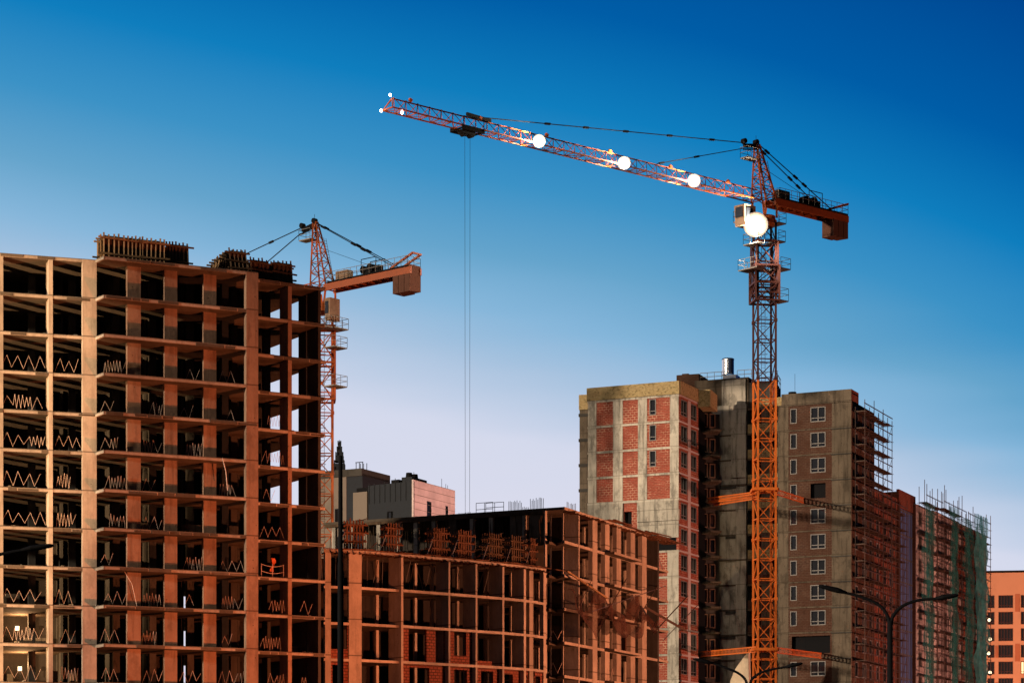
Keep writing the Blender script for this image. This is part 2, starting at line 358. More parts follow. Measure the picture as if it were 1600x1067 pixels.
for f, px in ((LF, -30), (LF, 96), (MF, 176), (MF, 226), (MF, 284), (MF, 345), (MF, 372)):
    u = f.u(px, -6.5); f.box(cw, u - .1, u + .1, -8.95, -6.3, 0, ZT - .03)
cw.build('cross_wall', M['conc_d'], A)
# zigzag guard bands across open bays
def zigzag(f, px0, px1, zf, d, lo=.25, hi=1.15, step=.52, loose=.25):
    mb = MB(); u0, u1 = f.u(px0, d), f.u(px1, d); u = u0; up = False; pts = []
    mode = random.random(); squeeze = random.uniform(u0, u1)
    while u < u1:
        h = (hi if up else lo) + random.uniform(-.15, .15)
        pts.append(f.pt(u, d + random.uniform(-.05, .05), zf + h))
        st = step * random.uniform(.8, 1.15)
        if mode < .35 and abs(u - squeeze) < .8: st *= .35
        u += st; up = not up
    if len(pts) < 2: return
    if mode > .97:        # plain cords with a few posts instead of the zigzag band
        for hh in (.5, 1.05):
            q = [f.pt(u0 + (u1 - u0) * i / 8, d, zf + hh - .16 * math.sin(math.pi * i / 8)) for i in range(9)]
            for a, b in zip(q[:-1], q[1:]): mb.beam(a, b, .035, .03)
        for i in (0, 4, 8): mb.beam(f.pt(u0 + (u1 - u0) * i / 8, d, zf), f.pt(u0 + (u1 - u0) * i / 8, d, zf + 1.1), .05)
        return mb.build('cord_guard', M['wire'], A)
    for a, b in zip(pts[:-1], pts[1:]): mb.beam(a, b, .028, .016)
    return mb.build('zigzag_guard', M['wire'], A)
bays = [(LF, 3, 72, -.25), (LF, 86, 127, -.25), (MF, 157, 197, -1.3), (MF, 222, 255, -1.6), (MF, 280, 316, -1.6), (MF, 341, 383, -1.6), (RF, 406, 446, -.4), (RF, 459, 492, -.4)]
for k in range(3, 13):
    for bi, (f, a, b, d) in enumerate(bays):
        pr = (.98, .9, .97, .85, .85, .75, .9, .15)[bi]
        if bi == 7: pr = .85 if k >= 9 else 0
        if bi >= 3 and k < 4: pr *= .5
        if bi == 1 and k in (4, 8): pr = 0
        if bi == 0 and k == 8: pr = 0
        if random.random() < pr:
            w = b - a; a2 = a + (random.uniform(0, .35) * w if random.random() < .5 and bi > 0 else 0); b2 = b - (random.uniform(0, .4) * w if random.random() < .5 and bi > 0 else 0)
            zigzag(f, a2, b2, ZT - 3 * k, d, step=.36 if bi > 0 else .43)
# debris on the slab edges
db = MB()
for _ in range(240):
    f, a, b, d = random.choice(bays); k = random.randint(1, 13); u = random.uniform(f.u(a), f.u(b)); z = ZT - 3 * k
    w, h = random.uniform(.05, .35), random.uniform(.04, .16); f.box(db, u, u + w, d - .3, d - .1, z + .003, z + h)
tag(db.build('rubble', M['conc_e'], None, A.location), 'small lumps of rubble strewn along the bare floor edges of the tall left frame', 'rubble', kind='stuff')
# stored pallets and blocks inside
st = MB()
for _ in range(46):
    f, a, b, d = bays[random.choice((0, 1, 3, 4, 5, 6, 6, 7))]; k = random.randint(7, 14); u = random.uniform(f.u(a), f.u(b)); z = ZT - 3 * k
    dd = random.uniform(-4.8, -3); f.box(st, u, u + random.uniform(.5, 1.3), dd - .6, dd, z + .003, z + random.uniform(.4, 1.2))
tag(st.build('block_pile', M['conc_g'], None, A.location), 'dim piles of building blocks standing inside the lower floors of the tall left frame', 'blocks', kind='stuff')
# loose hanging cord and orange cloth
def simple(name, mb, m, loc, label, cat, group=None):
    return tag(mb.build(name, M[m], None, loc), label, cat, group)
mb = MB(); z = ZT - 21; a = MF.pt(MF.u(350), .12, z - 2.1 + 3); 
pts = [MF.pt(MF.u(347), .1, zy(715, 190)), MF.pt(MF.u(352), .13, zy(735, 190)), MF.pt(MF.u(355), .1, zy(765, 190))]; mb.path(pts, .035, 5)
pts = [MF.pt(MF.u(200), -1.2, zy(888, 187)), MF.pt(MF.u(213), -1.1, zy(910, 187)), MF.pt(MF.u(221), -1.15, zy(944, 187))]; mb.path(pts, .03, 5)
mb.build('hanging_cord', M['wire'], A)
mb = MB(); zf = ZT - 24
base = RF.pt(RF.u(430), -.45, zf + .02)
n = 7
pr = []
for i in range(n):
    t = i / (n - 1); w = (.13 + .07 * math.sin(t * 9)) * (1.15 - t * .4); pr.append((RF.pt(RF.u(430) - w + .12 * math.sin(t * 5), -.45 + .08 * math.sin(t * 11), zf + 1.6 - 1.1 * t), RF.pt(RF.u(430) + w + .1 * math.sin(t * 6), -.45 - .06 * math.sin(t * 9), zf + 1.6 - 1.1 * t)))
for (a, b), (c, d) in zip(pr[:-1], pr[1:]):
    e_ = Vector((.02, .05, 0)); mb.hexa([c, d, d + e_, c + e_, a, b, b + e_, a + e_])
simple('orange_cloth', mb, 'rag', base, 'orange cloth hanging in a bay of the tall left frame', 'cloth')
# work lights inside the lower left bays
for px, py, k, lb in ((27, 985, 13, 'bright bulb lamp glowing inside the lowest left bay but one'), (31, 1048, 14, 'bright bulb lamp glowing inside the lowest left bay')):
    Zz = 192.5; c = P3(px, py - 4, Zz); o = empty('work_light', (c.x, c.y, ZT - 3 * (k - 0)), lb, 'work light', 'work lights inside the tall frame')
    mb = MB(); mb.tube((c.x, c.y, ZT - 3 * k if False else c.z - .7), c, .03); mb.build('stand', M['black'], o)
    mb = MB(); mb.beam(c - Vector((.15, 0, 0)), c + Vector((.15, 0, 0)), .1, .34); mb.build('lamp_head', M['warm'], o)
    l = bpy.data.lights.new('work_light_bulb', 'POINT'); l.energy = 700; l.color = (1, .55, .25); l.shadow_soft_size = .2
    lo = bpy.data.objects.new('work_light_bulb', l); col.objects.link(lo); lo.location = c + Vector((.3, -.4, .3))
# ------------------------------------------------------------------ formwork stacks on the roof
def stack(f, px0, px1, d, h, z, mat, label, lean=0.0, layers=3, depth=1.6, rows=2, dens=.38):
    u0, u1 = f.u(px0, d), f.u(px1, d)
    o = empty('formwork_stack', f.pt((u0 + u1) / 2, d, z), label, 'formwork', 'timber formwork stacked on the tall frame roof')
    for L in range(layers):
        dd = d - depth * L / max(1, layers - 1) if layers > 1 else d
        mb = MB(); u = u0
        hh = h * (1 - .04 * L) * random.uniform(.95, 1.03)
        while u < u1:
            j = random.uniform(-.05, .05); top = z + hh * random.uniform(.97, 1.05)
            f.beam(mb, (u + j * .3, dd, z + .02), (u + j * .3 + lean * hh, dd, top), .12, .12); u += dens * random.uniform(.8, 1.2)
        for q in range(rows):
            zz = z + hh * (.22 + .62 * q / max(1, rows - 1)); s = lean * (zz - z)
            f.beam(mb, (u0 - .2 + s - random.uniform(0, .3), dd + .11, zz), (u1 + .1 + s + random.uniform(0, .3), dd + .11, zz - random.uniform(-.1, .1)), .08, .13)
        mb.build('formwork_panel', M[mat], o)
        mb = MB(); q = [f.pt(u0, dd - .09, z + .02), f.pt(u1, dd - .09, z + .02), f.pt(u1, dd - .13, z + .02), f.pt(u0, dd - .13, z + .02)]; ln = f.t * (lean * hh * .92); tp = [v + Vector((ln.x, ln.y, hh * .92)) for v in q]
        mb.hexa(q + tp); mb.build('plywood_sheet', M['woodd'], o)
    mb = MB(); f.box(mb, u0, u1, d - depth, d, z + .004, z + .1); mb.build('bearer', M['woodd'], o)
    return o
stack(MF, 162, 224, -1.0, 2.1, ZT, 'wood', 'pale timber formwork panels stacked upright at the left end of the tall frame roof', 0, 3)
stack(MF, 222, 258, -1.0, 2.1, ZT, 'wood', 'pale timber formwork panels in the middle of the long row on the tall frame roof', .02, 3)
stack(MF, 261, 296, -1.2, 2.0, ZT, 'woodd', 'darker timber formwork panels ending the long row on the tall frame roof', -.03, 3, dens=.3)
stack(MF, 340, 370, -3.2, 2.1, ZT, 'wood', 'leaning ribbed formwork bundle nearest the slab step on the tall frame roof', .22, 5, 2.4, dens=.24)
stack(MF, 362, 388, -1.2, 2.0, ZT, 'woodd', 'dark slatted formwork crate left of centre in the roof trio by the crane', -.12, 4, rows=3)
stack(RF, 395, 424, -1.2, 1.9, ZT, 'woodd', 'dark slatted formwork crate in the middle of the roof trio by the crane', -.12, 4, rows=3)
stack(RF, 430, 459, -1.2, 2.1, ZT, 'woodd', 'dark slatted formwork crate nearest the crane on the tall frame roof', -.06, 4, rows=3)
# ================================================================== CURVED LOW FRAME
ZC = 24.3
cpts = [(506, 198.3), (561, 199.3), (623, 201.6), (699, 205.0), (741, 206.9), (783, 209.0), (816, 211.0), (836, 212.4), (853, 213.8)]
CP = [P2(*p) for p in cpts]
cfac = [Fac(a, b) for a, b in zip(CP[:-1], CP[1:])]
DA = P2(505, 225.6); DB = P2(882, 214.3); DL = Fac(DA, DB)
B = empty('curved_frame_building', P3(700, HY + 30, 205), 'low open concrete frame with a curved front and brick infill, right of the tall frame', 'building')
cpoly = [tuple(p) for p in CP] + [tuple(DL.pt(DL.u(855), .5)), tuple(DL.pt(DL.u(600), .5)), tuple(DL.pt(DL.u(520), .5))]
for k in range(0, 8):
    z = ZC - 3 * k; s = MB(); pl = cpoly; s.prism(pl, z - .22, z)
    for f in cfac[2:7]:     # projecting balcony lips
        if k: f.box(s, .05, f.L + .01, -.02, .32 + .01 * (cfac.index(f) % 2), z - .2, z - .02)
    s.build('floor_slab', M['slab'], B)
    for f in cfac:
        s = MB(); e_ = .33 if (k and f in cfac[2:7]) else .004; f.box(s, 0, f.L - .002, e_ - .1, e_ + .012 + .002 * (cfac.index(f) % 2), z - .215, z + .004); s.build('slab_edge', M['conc'], B)
def cf(px):
    for f, (a, _), (b, _) in zip(cfac, cpts[:-1], cpts[1:]):
        if px <= b: return f
    return cfac[-1]
for a, b, dp, nm in ((508, 517, .5, 'column'), (545, 565, .5, 'column'), (623, 626.3, 1.4, 'blade_column'), (697, 699.6, 1.4, 'blade_column'), (739.3, 742, 1.4, 'blade_column'),
                     (781, 783.8, 1.4, 'blade_column'), (814, 817.5, 1.0, 'blade_column'), (827, 833, .4, 'column'), (849, 853, .4, 'column')):
    f = cf(a + .2); mb = MB(); f.box(mb, f.u(a), f.u(b), -dp, .34 if nm != 'column' else .02, 0, ZC - .23 if nm == 'column' else ZC - .225); mb.build(nm, M['conc'], B)
for px in (590, 650, 676, 716, 760, 800, 843):
    f = cf(px); mb = MB(); u = f.u(px, -3.2); f.box(mb, u - .13, u + .13, -3.45, -3.2, 0, ZC - .24); mb.build('inner_column', M['conc'], B)
mb = MB()
for f in cfac: f.box(mb, 0, f.L, -4.8, -4.6, 0, ZC - .24)
mb.build('corridor_wall', M['conc_k'], B)
mb = MB()      # props under the fresh roof slab
for f in cfac[:6]:
    u = .4
    while u < f.L:
        mb.tube(f.pt(u, -1.2 - random.random() * 2.5, ZC - 3), f.pt(u + random.uniform(-.1, .1), -1.2 - random.random() * 2.5, ZC - .25), .035, n=5); u += random.uniform(.5, 1.1)
mb.build('slab_prop', M['rail'], B)
# brick infill
def infill(f, p0, p1, z0, z1, ops=(), m='brickc', par=None, d=-.12, th=.25):
    mb = MB(); u0, u1 = f.u(p0), f.u(p1); cuts = [(f.u(a), f.u(b), c, e2) for a, b, c, e2 in ops]; cur = u0
    for a, b, c, e2 in cuts:
        if a > cur: f.box(mb, cur, a, d - th, d, z0, z1); mb.build('brick_infill', M[m], par or B); mb = MB()
        if c > z0 + .01: f.box(mb, a, b, d - th, d, z0, c)
        if e2 < z1 - .01: f.box(mb, a, b, d - th, d, e2, z1)
        cur = b
    if mb.v and cur < u1: mb.build('brick_infill', M[m], par or B); mb = MB()
    if cur < u1: f.box(mb, cur, u1, d - th, d, z0, z1)
    return mb.build('brick_infill', M[m], par or B) if mb.v else None
z3, z4, z5 = ZC - 6, ZC - 9, ZC - 12
f = cf(530); infill(f, 508.5, 545, z4, z3 - .23, ((518, 543, z4 + .8, z3 - .24),))
infill(f, 508.5, 545, z5, z4 - .23, ((520, 536, z5, z4 - .5),))
f = cf(650); infill(f, 626.5, 697, z4, z3 - .23, ((640, 668, z4, z3 - .24), (682, 696.9, z4, z3 - .24)))
infill(f, 626.5, 697, z5, z4 - .23, ((641, 672, z5, z4 - .45),))
f = cf(720); infill(f, 700, 739, z4, z3 - .23, ((711, 730, z4 + .75, z3 - .24),))
infill(f, 700, 739, z5, z4 - .23, ((711, 731, z5, z4 - .45),))
f = cf(760); infill(f, 742.5, 781, z5, z4 - .23, ((753, 772, z5, z4 - .45),)); infill(f, 742.5, 770, z4, z4 + .42)
f = cf(800); infill(f, 784, 814, z5, z4 - .23, ((786.5, 803, z5, z4 - .6),)); 
f = cf(825); infill(f, 818, 827, z5, z4 - .23, ((819, 826, z5, z4 - .6),))
f = cf(845); infill(f, 837, 849, z5, z4 - .23, ((838, 846, z5, z4 - .6),))
mb = MB()       # messy deck boards and edge form of the fresh slab
for f in cfac:
    u = -.1
    while u < f.L:
        w = random.uniform(1, 3); zz = ZC + random.uniform(.01, .1); f.beam(mb, (u, random.uniform(.0, .35), zz), (u + w, random.uniform(.0, .45), zz + random.uniform(-.05, .05)), .12, .06); u += w * .7
    u = 0
    while u < f.L:
        f.beam(mb, (u, -.6, ZC - .3), (u, random.uniform(.3, .75), ZC - .3), .08, .1); u += random.uniform(.4, .7)
mb.build('edge_formwork', M['woodr'], B)
mb = MB()
for f in cfac:
    u = .2
    while u < f.L:
        f.beam(mb, (u, -random.uniform(.5, 3), ZC), (u, -random.uniform(.5, 3), ZC + random.uniform(.3, .9)), .04); u += random.uniform(.25, .8)
mb.build('starter_bars', M['rebarr'], B)
def column_form(px0, px1, pyt, pyb, mat, label):
    pxc = (px0 + px1) / 2; f = cf(pxc); d = -1.6; Zz = f.pt(f.u(pxc), d).y; w = (px1 - px0) / F * Zz
    u0 = f.u(pxc, d) - w / 2; z = ZC; h = 2.75
    o = empty('column_formwork', f.pt(u0 + w / 2, d, z), label, 'formwork', 'column shutters on the curved frame roof')
    for dd, nm in ((d, 'shutter_panel'), (d - .9, 'shutter_panel')):
        mb = MB(); u = u0
        while u < u0 + w: f.box(mb, u, u + .12, dd - .07, dd, z + .005, z + h * random.uniform(.97, 1.05)); u += .27
        mb.build(nm, M[mat], o)
    mb = MB()
    for zz in (.25, .95, 1.65, 2.3):
        for dd in (d + .06, d - .98): f.beam(mb, (u0 - random.uniform(.1, .35), dd, z + zz), (u0 + w + random.uniform(.1, .35), dd, z + zz + random.uniform(-.04, .04)), .08, .12)
        for uu in (u0 - .05, u0 + w + .05): f.beam(mb, (uu, d + .2, z + zz + .1), (uu, d - 1.1, z + zz + .1), .08, .12)
    mb.build('waler', M[mat], o)
    mb = MB(); f.beam(mb, (u0 + w * .8, d - 1, z + h), (u0 + w + .25, d, z + h + .15), .06); mb.build('brace', M['rail'], o); mb = MB(); f.beam(mb, (u0 - .9, d, z), (u0 - .05, d, z + 1.9), .06); mb.build('brace', M['rail'], o)
names = ['leftmost of the seven timber column shutters on the curved frame roof', 'second timber column shutter from the left on the curved frame roof', 'third timber column shutter from the left on the curved frame roof',
         'middle one of the seven timber column shutters on the curved frame roof', 'fifth timber column shutter from the left on the curved frame roof', 'sixth timber column shutter from the left on the curved frame roof', 'narrow rightmost timber column shutter on the curved frame roof']
for (a, b), mt, lb in zip(((541, 570), (604, 626), (675, 702), (713, 741), (761, 786), (796, 819), (827, 839)), ('woodr', 'woodr', 'woodr', 'woodr', 'woodd', 'woodd', 'woodr'), names): column_form(a, b, 0, 0, mt, lb)
# ================================================================== MIDDLE FRAME (long left face, steep right face)
ZD = 29.9
DR = Fac(DB, P2(1046, 240.5))
D = empty('corner_frame_building', P3(880, HY + 30, 215), 'open concrete frame with a sharp corner between the curved frame and the brick tower', 'building')
back = DR.pt(DR.L, -12)
dpoly = [tuple(DA), tuple(DB), tuple(DR.B), tuple(back), tuple(DL.pt(14, -12)), tuple(DL.pt(0, -12))]
for k in range(0, 10):
    z = ZD - 3 * k; s = MB()
    s.prism(dpoly if k == 0 else [tuple(DL.pt(.3, -.6)), tuple(DL.pt(DL.u(851), -.6)), tuple(DL.pt(DL.u(851), 0)), tuple(DL.pt(DL.u(858), 0)), tuple(DL.pt(DL.u(858), -1.5)), tuple(DL.pt(DL.L - 1.5, -1.5)), tuple(DR.pt(-.02, 0)), tuple(DR.pt(DR.u(903), 0)),
                                  tuple(DR.pt(DR.u(1029), 0)), tuple(DR.pt(DR.u(1029), -11)), tuple(DL.pt(14, -11)), tuple(DL.pt(.3, -11))], z - .24, z)
    if k: DR.box(s, DR.u(960, 1.0), DR.u(1002, 1.0), .002, 1.0, z - .22, z - .02); DR.box(s, DR.u(1029) + .01, DR.u(1044), -2.5, .0, z - .21, z - .01)
    s.build('floor_slab', M['slab'], D)
    s = MB(); DR.box(s, .0, DR.L - .1 if k == 0 else DR.u(1029), -.1, .012, z - .243, z + .005); s.build('slab_edge', M['conc'], D)
    if k:
        s = MB(); DR.box(s, DR.u(960, 1.0), DR.u(1002, 1.0), .95, 1.012, z - .222, z - .016); s.build('slab_edge', M['conc'], D)
        s = MB(); DR.box(s, DR.u(1029) + .01, DR.u(1044), -.1, .012, z - .213, z - .006); s.build('slab_edge', M['conc'], D)
for a, b in ((925.5, 933), (945, 952), (963, 970), (985, 992), (1003, 1010)):
    mb = MB(); DR.box(mb, DR.u(a), DR.u(b), -.4, .03, 0, ZD - .24); mb.build('column', M['conc'], D)
mb = MB(); DR.box(mb, DR.u(1027), DR.u(1029.3), -5.5, .03, 0, ZD - .24); mb.build('end_wall', M['conc_d'], D)
mb = MB(); u = DR.u(905); p = [DR.pt(u - .3, .03), DR.pt(u, .03), DR.pt(u, -.22), DR.pt(u - .3, -.22)]
DR.box(mb, u - .25, u, -1.3, .04, 0, ZD - .24); mb.build('blade_column', M['conc'], D)
mb = MB(); DL.box(mb, DL.u(850.5), DL.u(852.2), -.35, .04, 0, ZD - .24); mb.build('blade_column', M['conc'], D)
for px in (860, 879):
    mb = MB(); u = DL.u(px, -2.2); DL.box(mb, u - .07, u + .07, -2.35, -2.2, 0, ZD - .24); mb.build('inner_column', M['conc'], D)
for px in (914, 920, 939, 957, 978, 998, 1018):
    mb = MB(); u = DR.u(px, -3); DR.box(mb, u - .12, u + .12, -3.2, -3, 0, ZD - .24); mb.build('inner_column', M['conc_e'], D)
mb = MB(); DL.box(mb, DL.u(845), DL.L - 3.5, -4.9, -4.7, 0, ZD - .24); DR.box(mb, 2, DR.u(1029), -5.2, -5.0, 0, ZD - .24); DL.box(mb, .2, DL.u(845), -8.2, -8, 0, ZD - .24)
mb.build('inner_wall', M['conc_k'], D)
for a, b in ((826, 850), (796, 815), (700, 712)): mb = MB(); DL.box(mb, DL.u(a), DL.u(b), -.35, -.1, ZD - 3, ZD - .24); mb.build('shear_wall', M['conc_g'], D)
for px in (520, 548, 590, 622, 648, 676, 706, 736, 766, 816):
    mb = MB(); u = DL.u(px); DL.box(mb, u - .2, u + .2, -.5, -.12, ZD - 12, ZD - .24); mb.build('column', M['conc_e'], D)
mb = MB(); DL.box(mb, .2, DL.u(850), -.3, .06, ZD - .5, ZD - .26); 
for _ in range(80):
    u = random.uniform(.2, DL.u(850)); DL.beam(mb, (u, random.uniform(-.2, .1), ZD - 3), (u + random.uniform(-.15, .15), random.uniform(-.2, .1), ZD - random.uniform(.3, 1.4)), .05)
mb.build('edge_beam', M['woodd'], D)
mb = MB()       # brick and blockwork partitions glimpsed behind the right side
for k in range(2, 9):
    z = ZD - 3 * k
    for a, b in ((963, 985), (986, 1003)):
        if random.random() < .75: DR.box(mb, DR.u(a, -2.6), DR.u(b, -2.6), -2.8, -2.6, z + .002, z + random.uniform(1.6, 2.7))
mb.build('brick_partition', M['brickb'], D)
for k in range(3, 9):
    z = ZD - 3 * k
    for f, a, b, d in ((DR, 907, 925, -.3), (DR, 934, 944, -.3), (DR, 953, 962, -.3), (DL, 857, 880, -1.8)):
        if (f is DL and k in (4, 5)) or (f is DR and k in (3, 5, 6) and random.random() < .8):
            mb = MB(); u = f.u(a, d); up = False; pts = []
            while u < f.u(b, d): pts.append(f.pt(u, d, z + (1.2 if up else .25) + random.uniform(-.15, .15))); u += .45 if f is DL else .65; up = not up
            for p, q in zip(pts[:-1], pts[1:]): mb.beam(p, q, .05, .03)
            if len(pts) > 1: mb.build('zigzag_guard', M['wire'], D)
for a, b, h in ((795, 817, 1.0), (817, 829, .45), (829, 851, 1.1), (886, 903, 1.1), (717, 737, .3), (945, 960, .3)):
    f = DL if b < 882 else DR; mb = MB(); u0, u1 = f.u(a, -1.5), f.u(b, -1.5)
    for i in range(int((b - a) / 2.2)): u = u0 + (u1 - u0) * i / ((b - a) / 2.2); f.beam(mb, (u, -1.5, ZD), (u, -1.5 + random.uniform(-.05, .05), ZD + h * random.uniform(.85, 1.1)), .05)
    mb.build('starter_bars', M['rebar'], D)
mb = MB()
for a, b, z0 in ((945, 975, .05), (965, 1012, -.1), (1000, 1034, .05), (1015, 1052, -.15)):
    for j in range(4):
        DR.beam(mb, (DR.u(a) + random.uniform(0, 1), random.uniform(-.3, 1.0), ZD + z0 + random.uniform(-.05, .12)), (DR.u(b) + random.uniform(-1, .5), random.uniform(-.3, 1.0), ZD + z0 + random.uniform(-.05, .12)), .2, .07)
u = 1
while u < DR.L: DR.beam(mb, (u, -.5, ZD - .33), (u, random.uniform(.2, .8), ZD - .33), .09, .12); u += random.uniform(.5, 1)
mb.build('edge_formwork', M['woodr'], D)
mb = MB()
for px in (955, 962, 972, 980, 990, 1000, 1034, 1040):
    DR.beam(mb, (DR.u(px), -.2 - random.random(), ZD - 3), (DR.u(px), -.2 - random.random(), ZD - .25), .05)
mb.build('slab_prop', M['rail'], D)
# roof guard frame
gp = DL.pt(DL.u(765, -2), -2, ZD); o = empty('guard_frame', gp, 'dark tubular guard frame standing on the flat roof of the corner frame building', 'guard frame')
for a, b, h, d in ((744, 770, 1.15, -2), (759, 787, .98, -1.2)):
    mb = MB(); u0, u1 = DL.u(a, d), DL.u(b, d)
    for u in (u0, (u0 + u1) / 2, u1): DL.beam(mb, (u, d, ZD), (u, d, ZD + h), .05)
    for zz in (.12, .55, h): DL.beam(mb, (u0, d, ZD + zz), (u1, d, ZD + zz), .045)
    mb.build('railing_panel', M['black'], o)
# torn safety net with outrigger poles
o = empty('torn_safety_net', DR.pt(DR.u(950), .8, ZD - 9), 'torn brown safety net sagging from outrigger poles on the corner frame building', 'net')
me = MB(); nu, nv = 40, 10; u0, u1 = DR.u(903, 1.5), DR.u(1022, 1.5)
for i in range(nu + 1):
    t = i / nu; u = u0 + (u1 - u0) * t; zt = ZD - 6.9 - 1.6 * abs(math.sin(t * math.pi * 2.1 + .4)) + .5 * math.sin(t * 23)
    for j in range(nv + 1):
        s = j / nv; w = (1.5 + 1.3 * abs(math.sin(t * 7 + .6))) * (1 if .04 < t < .97 else .3)
        p = DR.pt(u, .35 + 1.5 * s + .25 * math.sin(t * 30 + s * 4), zt - w * s + .25 * math.sin(s * 9 + t * 17)); me.v.append(tuple(p))
for i in range(nu):
    for j in range(nv):
        a = i * (nv + 1) + j; me.f.append((a, a + 1, a + nv + 2, a + nv + 1))
me.build('net', M['netb'], o)
for (a, pa, da), (b, pb, dbb), w, mt in (((886, 892, .6), (948, 934, 2.0), .16, 'wood'), ((1040, 915, .4), (925, 955, 2.2), .06, 'pipe'), ((1008, 948, .5), (1072, 985, 2.0), .22, 'pipe'), ((1020, 990, .1), (1075, 930, 2.6), .08, 'pipe'), ((955, 945, .2), (980, 902, 2.2), .07, 'pipe'),
                             ((985, 975, .2), (1000, 945, 2.0), .05, 'pipe'), ((1000, 960, .1), (1028, 915, 2.2), .06, 'pipe'), ((905, 945, .1), (925, 905, 2), .04, 'pipe'), ((1036, 1000, .1), (1090, 945, 3.0), .05, 'pipe')):
    def pp(px, py, d):
        q = DR.pt(DR.u(min(px, 1046), d), d); return P3(px, py, q.y - (px > 1046) * 2)
    mb = MB(); mb.beam(pp(a, pa, da), pp(b, pb, dbb), w); mb.build('outrigger_pole', M[mt], o)
# ================================================================== BRICK TOWER
ZE = 51.3; PE = 52.8
E = empty('brick_tower', P3(1130, HY + 30, 285), 'tall unfinished brick and concrete apartment tower with yellow brick parapet, behind the orange crane', 'building')
E1 = Fac(P2(919, 282.6), P2(1060.5, 277.8))
E1R = Fac(P2(1060.5, 277.8), P2(1091, 283.6))
E2 = Fac(P2(1100, 289.8), P2(1184, 287.0))
E3 = Fac(P2(1184, 286.8), P2(1330, 281.8))
ER = Fac(P2(1330, 281.8), Vector((P2(1330, 281.8).x + .411 * 24, 281.8 + .912 * 24)))
# solid body behind the facades
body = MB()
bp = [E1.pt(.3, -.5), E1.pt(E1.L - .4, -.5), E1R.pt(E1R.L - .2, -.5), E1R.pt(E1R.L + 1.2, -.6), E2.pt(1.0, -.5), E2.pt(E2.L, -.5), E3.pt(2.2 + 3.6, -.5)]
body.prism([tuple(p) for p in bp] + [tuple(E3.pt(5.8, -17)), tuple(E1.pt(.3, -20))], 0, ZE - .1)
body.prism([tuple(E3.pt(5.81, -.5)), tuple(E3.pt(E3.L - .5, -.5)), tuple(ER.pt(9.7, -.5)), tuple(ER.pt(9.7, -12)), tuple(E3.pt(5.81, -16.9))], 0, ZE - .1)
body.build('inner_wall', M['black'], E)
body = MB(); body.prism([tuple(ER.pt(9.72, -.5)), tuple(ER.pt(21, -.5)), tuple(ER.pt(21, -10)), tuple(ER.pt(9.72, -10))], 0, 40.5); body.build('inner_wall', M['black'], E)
def wall(f, u0, u1, z0, z1, holes, m, name, d=0.0, th=.3, par=None):
    mb = MB(); hs = sorted(set((a, b) for a, b, _, _ in holes)); cur = u0
    for a, b in hs:
        if a > cur: f.box(mb, cur, a, d - th, d, z0, z1)
        zs = sorted((c, e2) for a2, b2, c, e2 in holes if (a2, b2) == (a, b)); zc = z0
        for c, e2 in zs:
            if c > zc: f.box(mb, a, b, d - th, d, zc, c)
            zc = e2
        if zc < z1: f.box(mb, a, b, d - th, d, zc, z1)
        cur = b
    if cur < u1: f.box(mb, cur, u1, d - th, d, z0, z1)
    return mb.build(name, M[m], par)
def window(f, u0, u1, z0, z1, par, d=-.12, cols=1, sill=True, w=.085, m='frame', lit=None):
    mb = MB()
    f.box(mb, u0, u0 + w, d - .1, d + .12, z0, z1); f.box(mb, u1 - w, u1, d - .1, d + .12, z0, z1)
    f.box(mb, u0 + w, u1 - w, d - .1, d + .12, z1 - w, z1); f.box(mb, u0 + w, u1 - w, d - .1, d + .12, z0, z0 + w)
    for i in range(1, cols): u = u0 + (u1 - u0) * i / cols; f.box(mb, u - .05, u + .05, d - .08, d + .06, z0 + w, z1 - w)
    if sill: f.box(mb, u0 + w, u1 - w, d - .08, d + .06, z0 + .42, z0 + .5)
    o = mb.build('window', M[m], par)
    mb = MB(); f.box(mb, u0 + w, u1 - w, d - .07, d - .04, z0 + w, z1 - w); mb.build('pane', lit or M['glass'], o)
    return o
# --- wing front
uu = lambda f, *a: [f.u(x) for x in a]
ub = uu(E1, 919, 932, 958, 973, 997, 1011, 1047, 1060.5)
mb = MB()
for i in (0, 2, 4, 6): E1.box(mb, ub[i] + (.0 if i else 0), ub[i + 1], -.35, .06, 42.3 - 3, ZE - .02)
mb.build('pilaster', M['conc_e'], E)
mb = MB()
for k in range(0, 5): z = ZE - 3 * k; E1.box(mb, -.05, E1.L + .05, -.5, .1, z - .26, z)
mb.build('floor_band', M['conc_e'], E)
for k in range(4):
    z0, z1 = ZE - 3 * (k + 1), ZE - 3 * k - .26
    for i in (1, 3, 5):
        if i == 5 and k < 3:
            a, b = E1.u(1015), E1.u(1025); ws = z1 - .1 - 1.85
            wall(E1, ub[5], ub[6], z0, z1, [(a, b, ws, z1 - .1)], 'brickp', 'brick_panel', 0, .3, E); window(E1, a, b, ws, z1 - .1, E, -.05, 1)
        else:
            wall(E1, ub[i], ub[i + 1], z0, z1, [], 'brickp', 'brick_panel', 0, .3, E)
zt = ZE - 12.26
mb = MB(); E1.box(mb, ub[0], E1.u(974), -.35, .16, zt - 2.2, zt); E1.box(mb, E1.u(996), ub[7], -.35, .17, zt - 1.0, zt); E1.box(mb, E1.u(996), ub[7] + .02, -.35, .12, zt - 2.3, zt - 1.02)
E1.box(mb, ub[0], E1.u(974), -.35, .05, zt - 30, zt - 2.25); E1.box(mb, E1.u(996), ub[7], -.35, .07, zt - 4.3, zt - 2.35); mb.build('transfer_wall', M['conc_e'], E)
wall(E1, E1.u(974), E1.u(996), zt - 3.4, zt, [(E1.u(975), E1.u(987), zt - 3.3, zt - 1.0)], 'brickp', 'brick_panel', 0, .3, E)
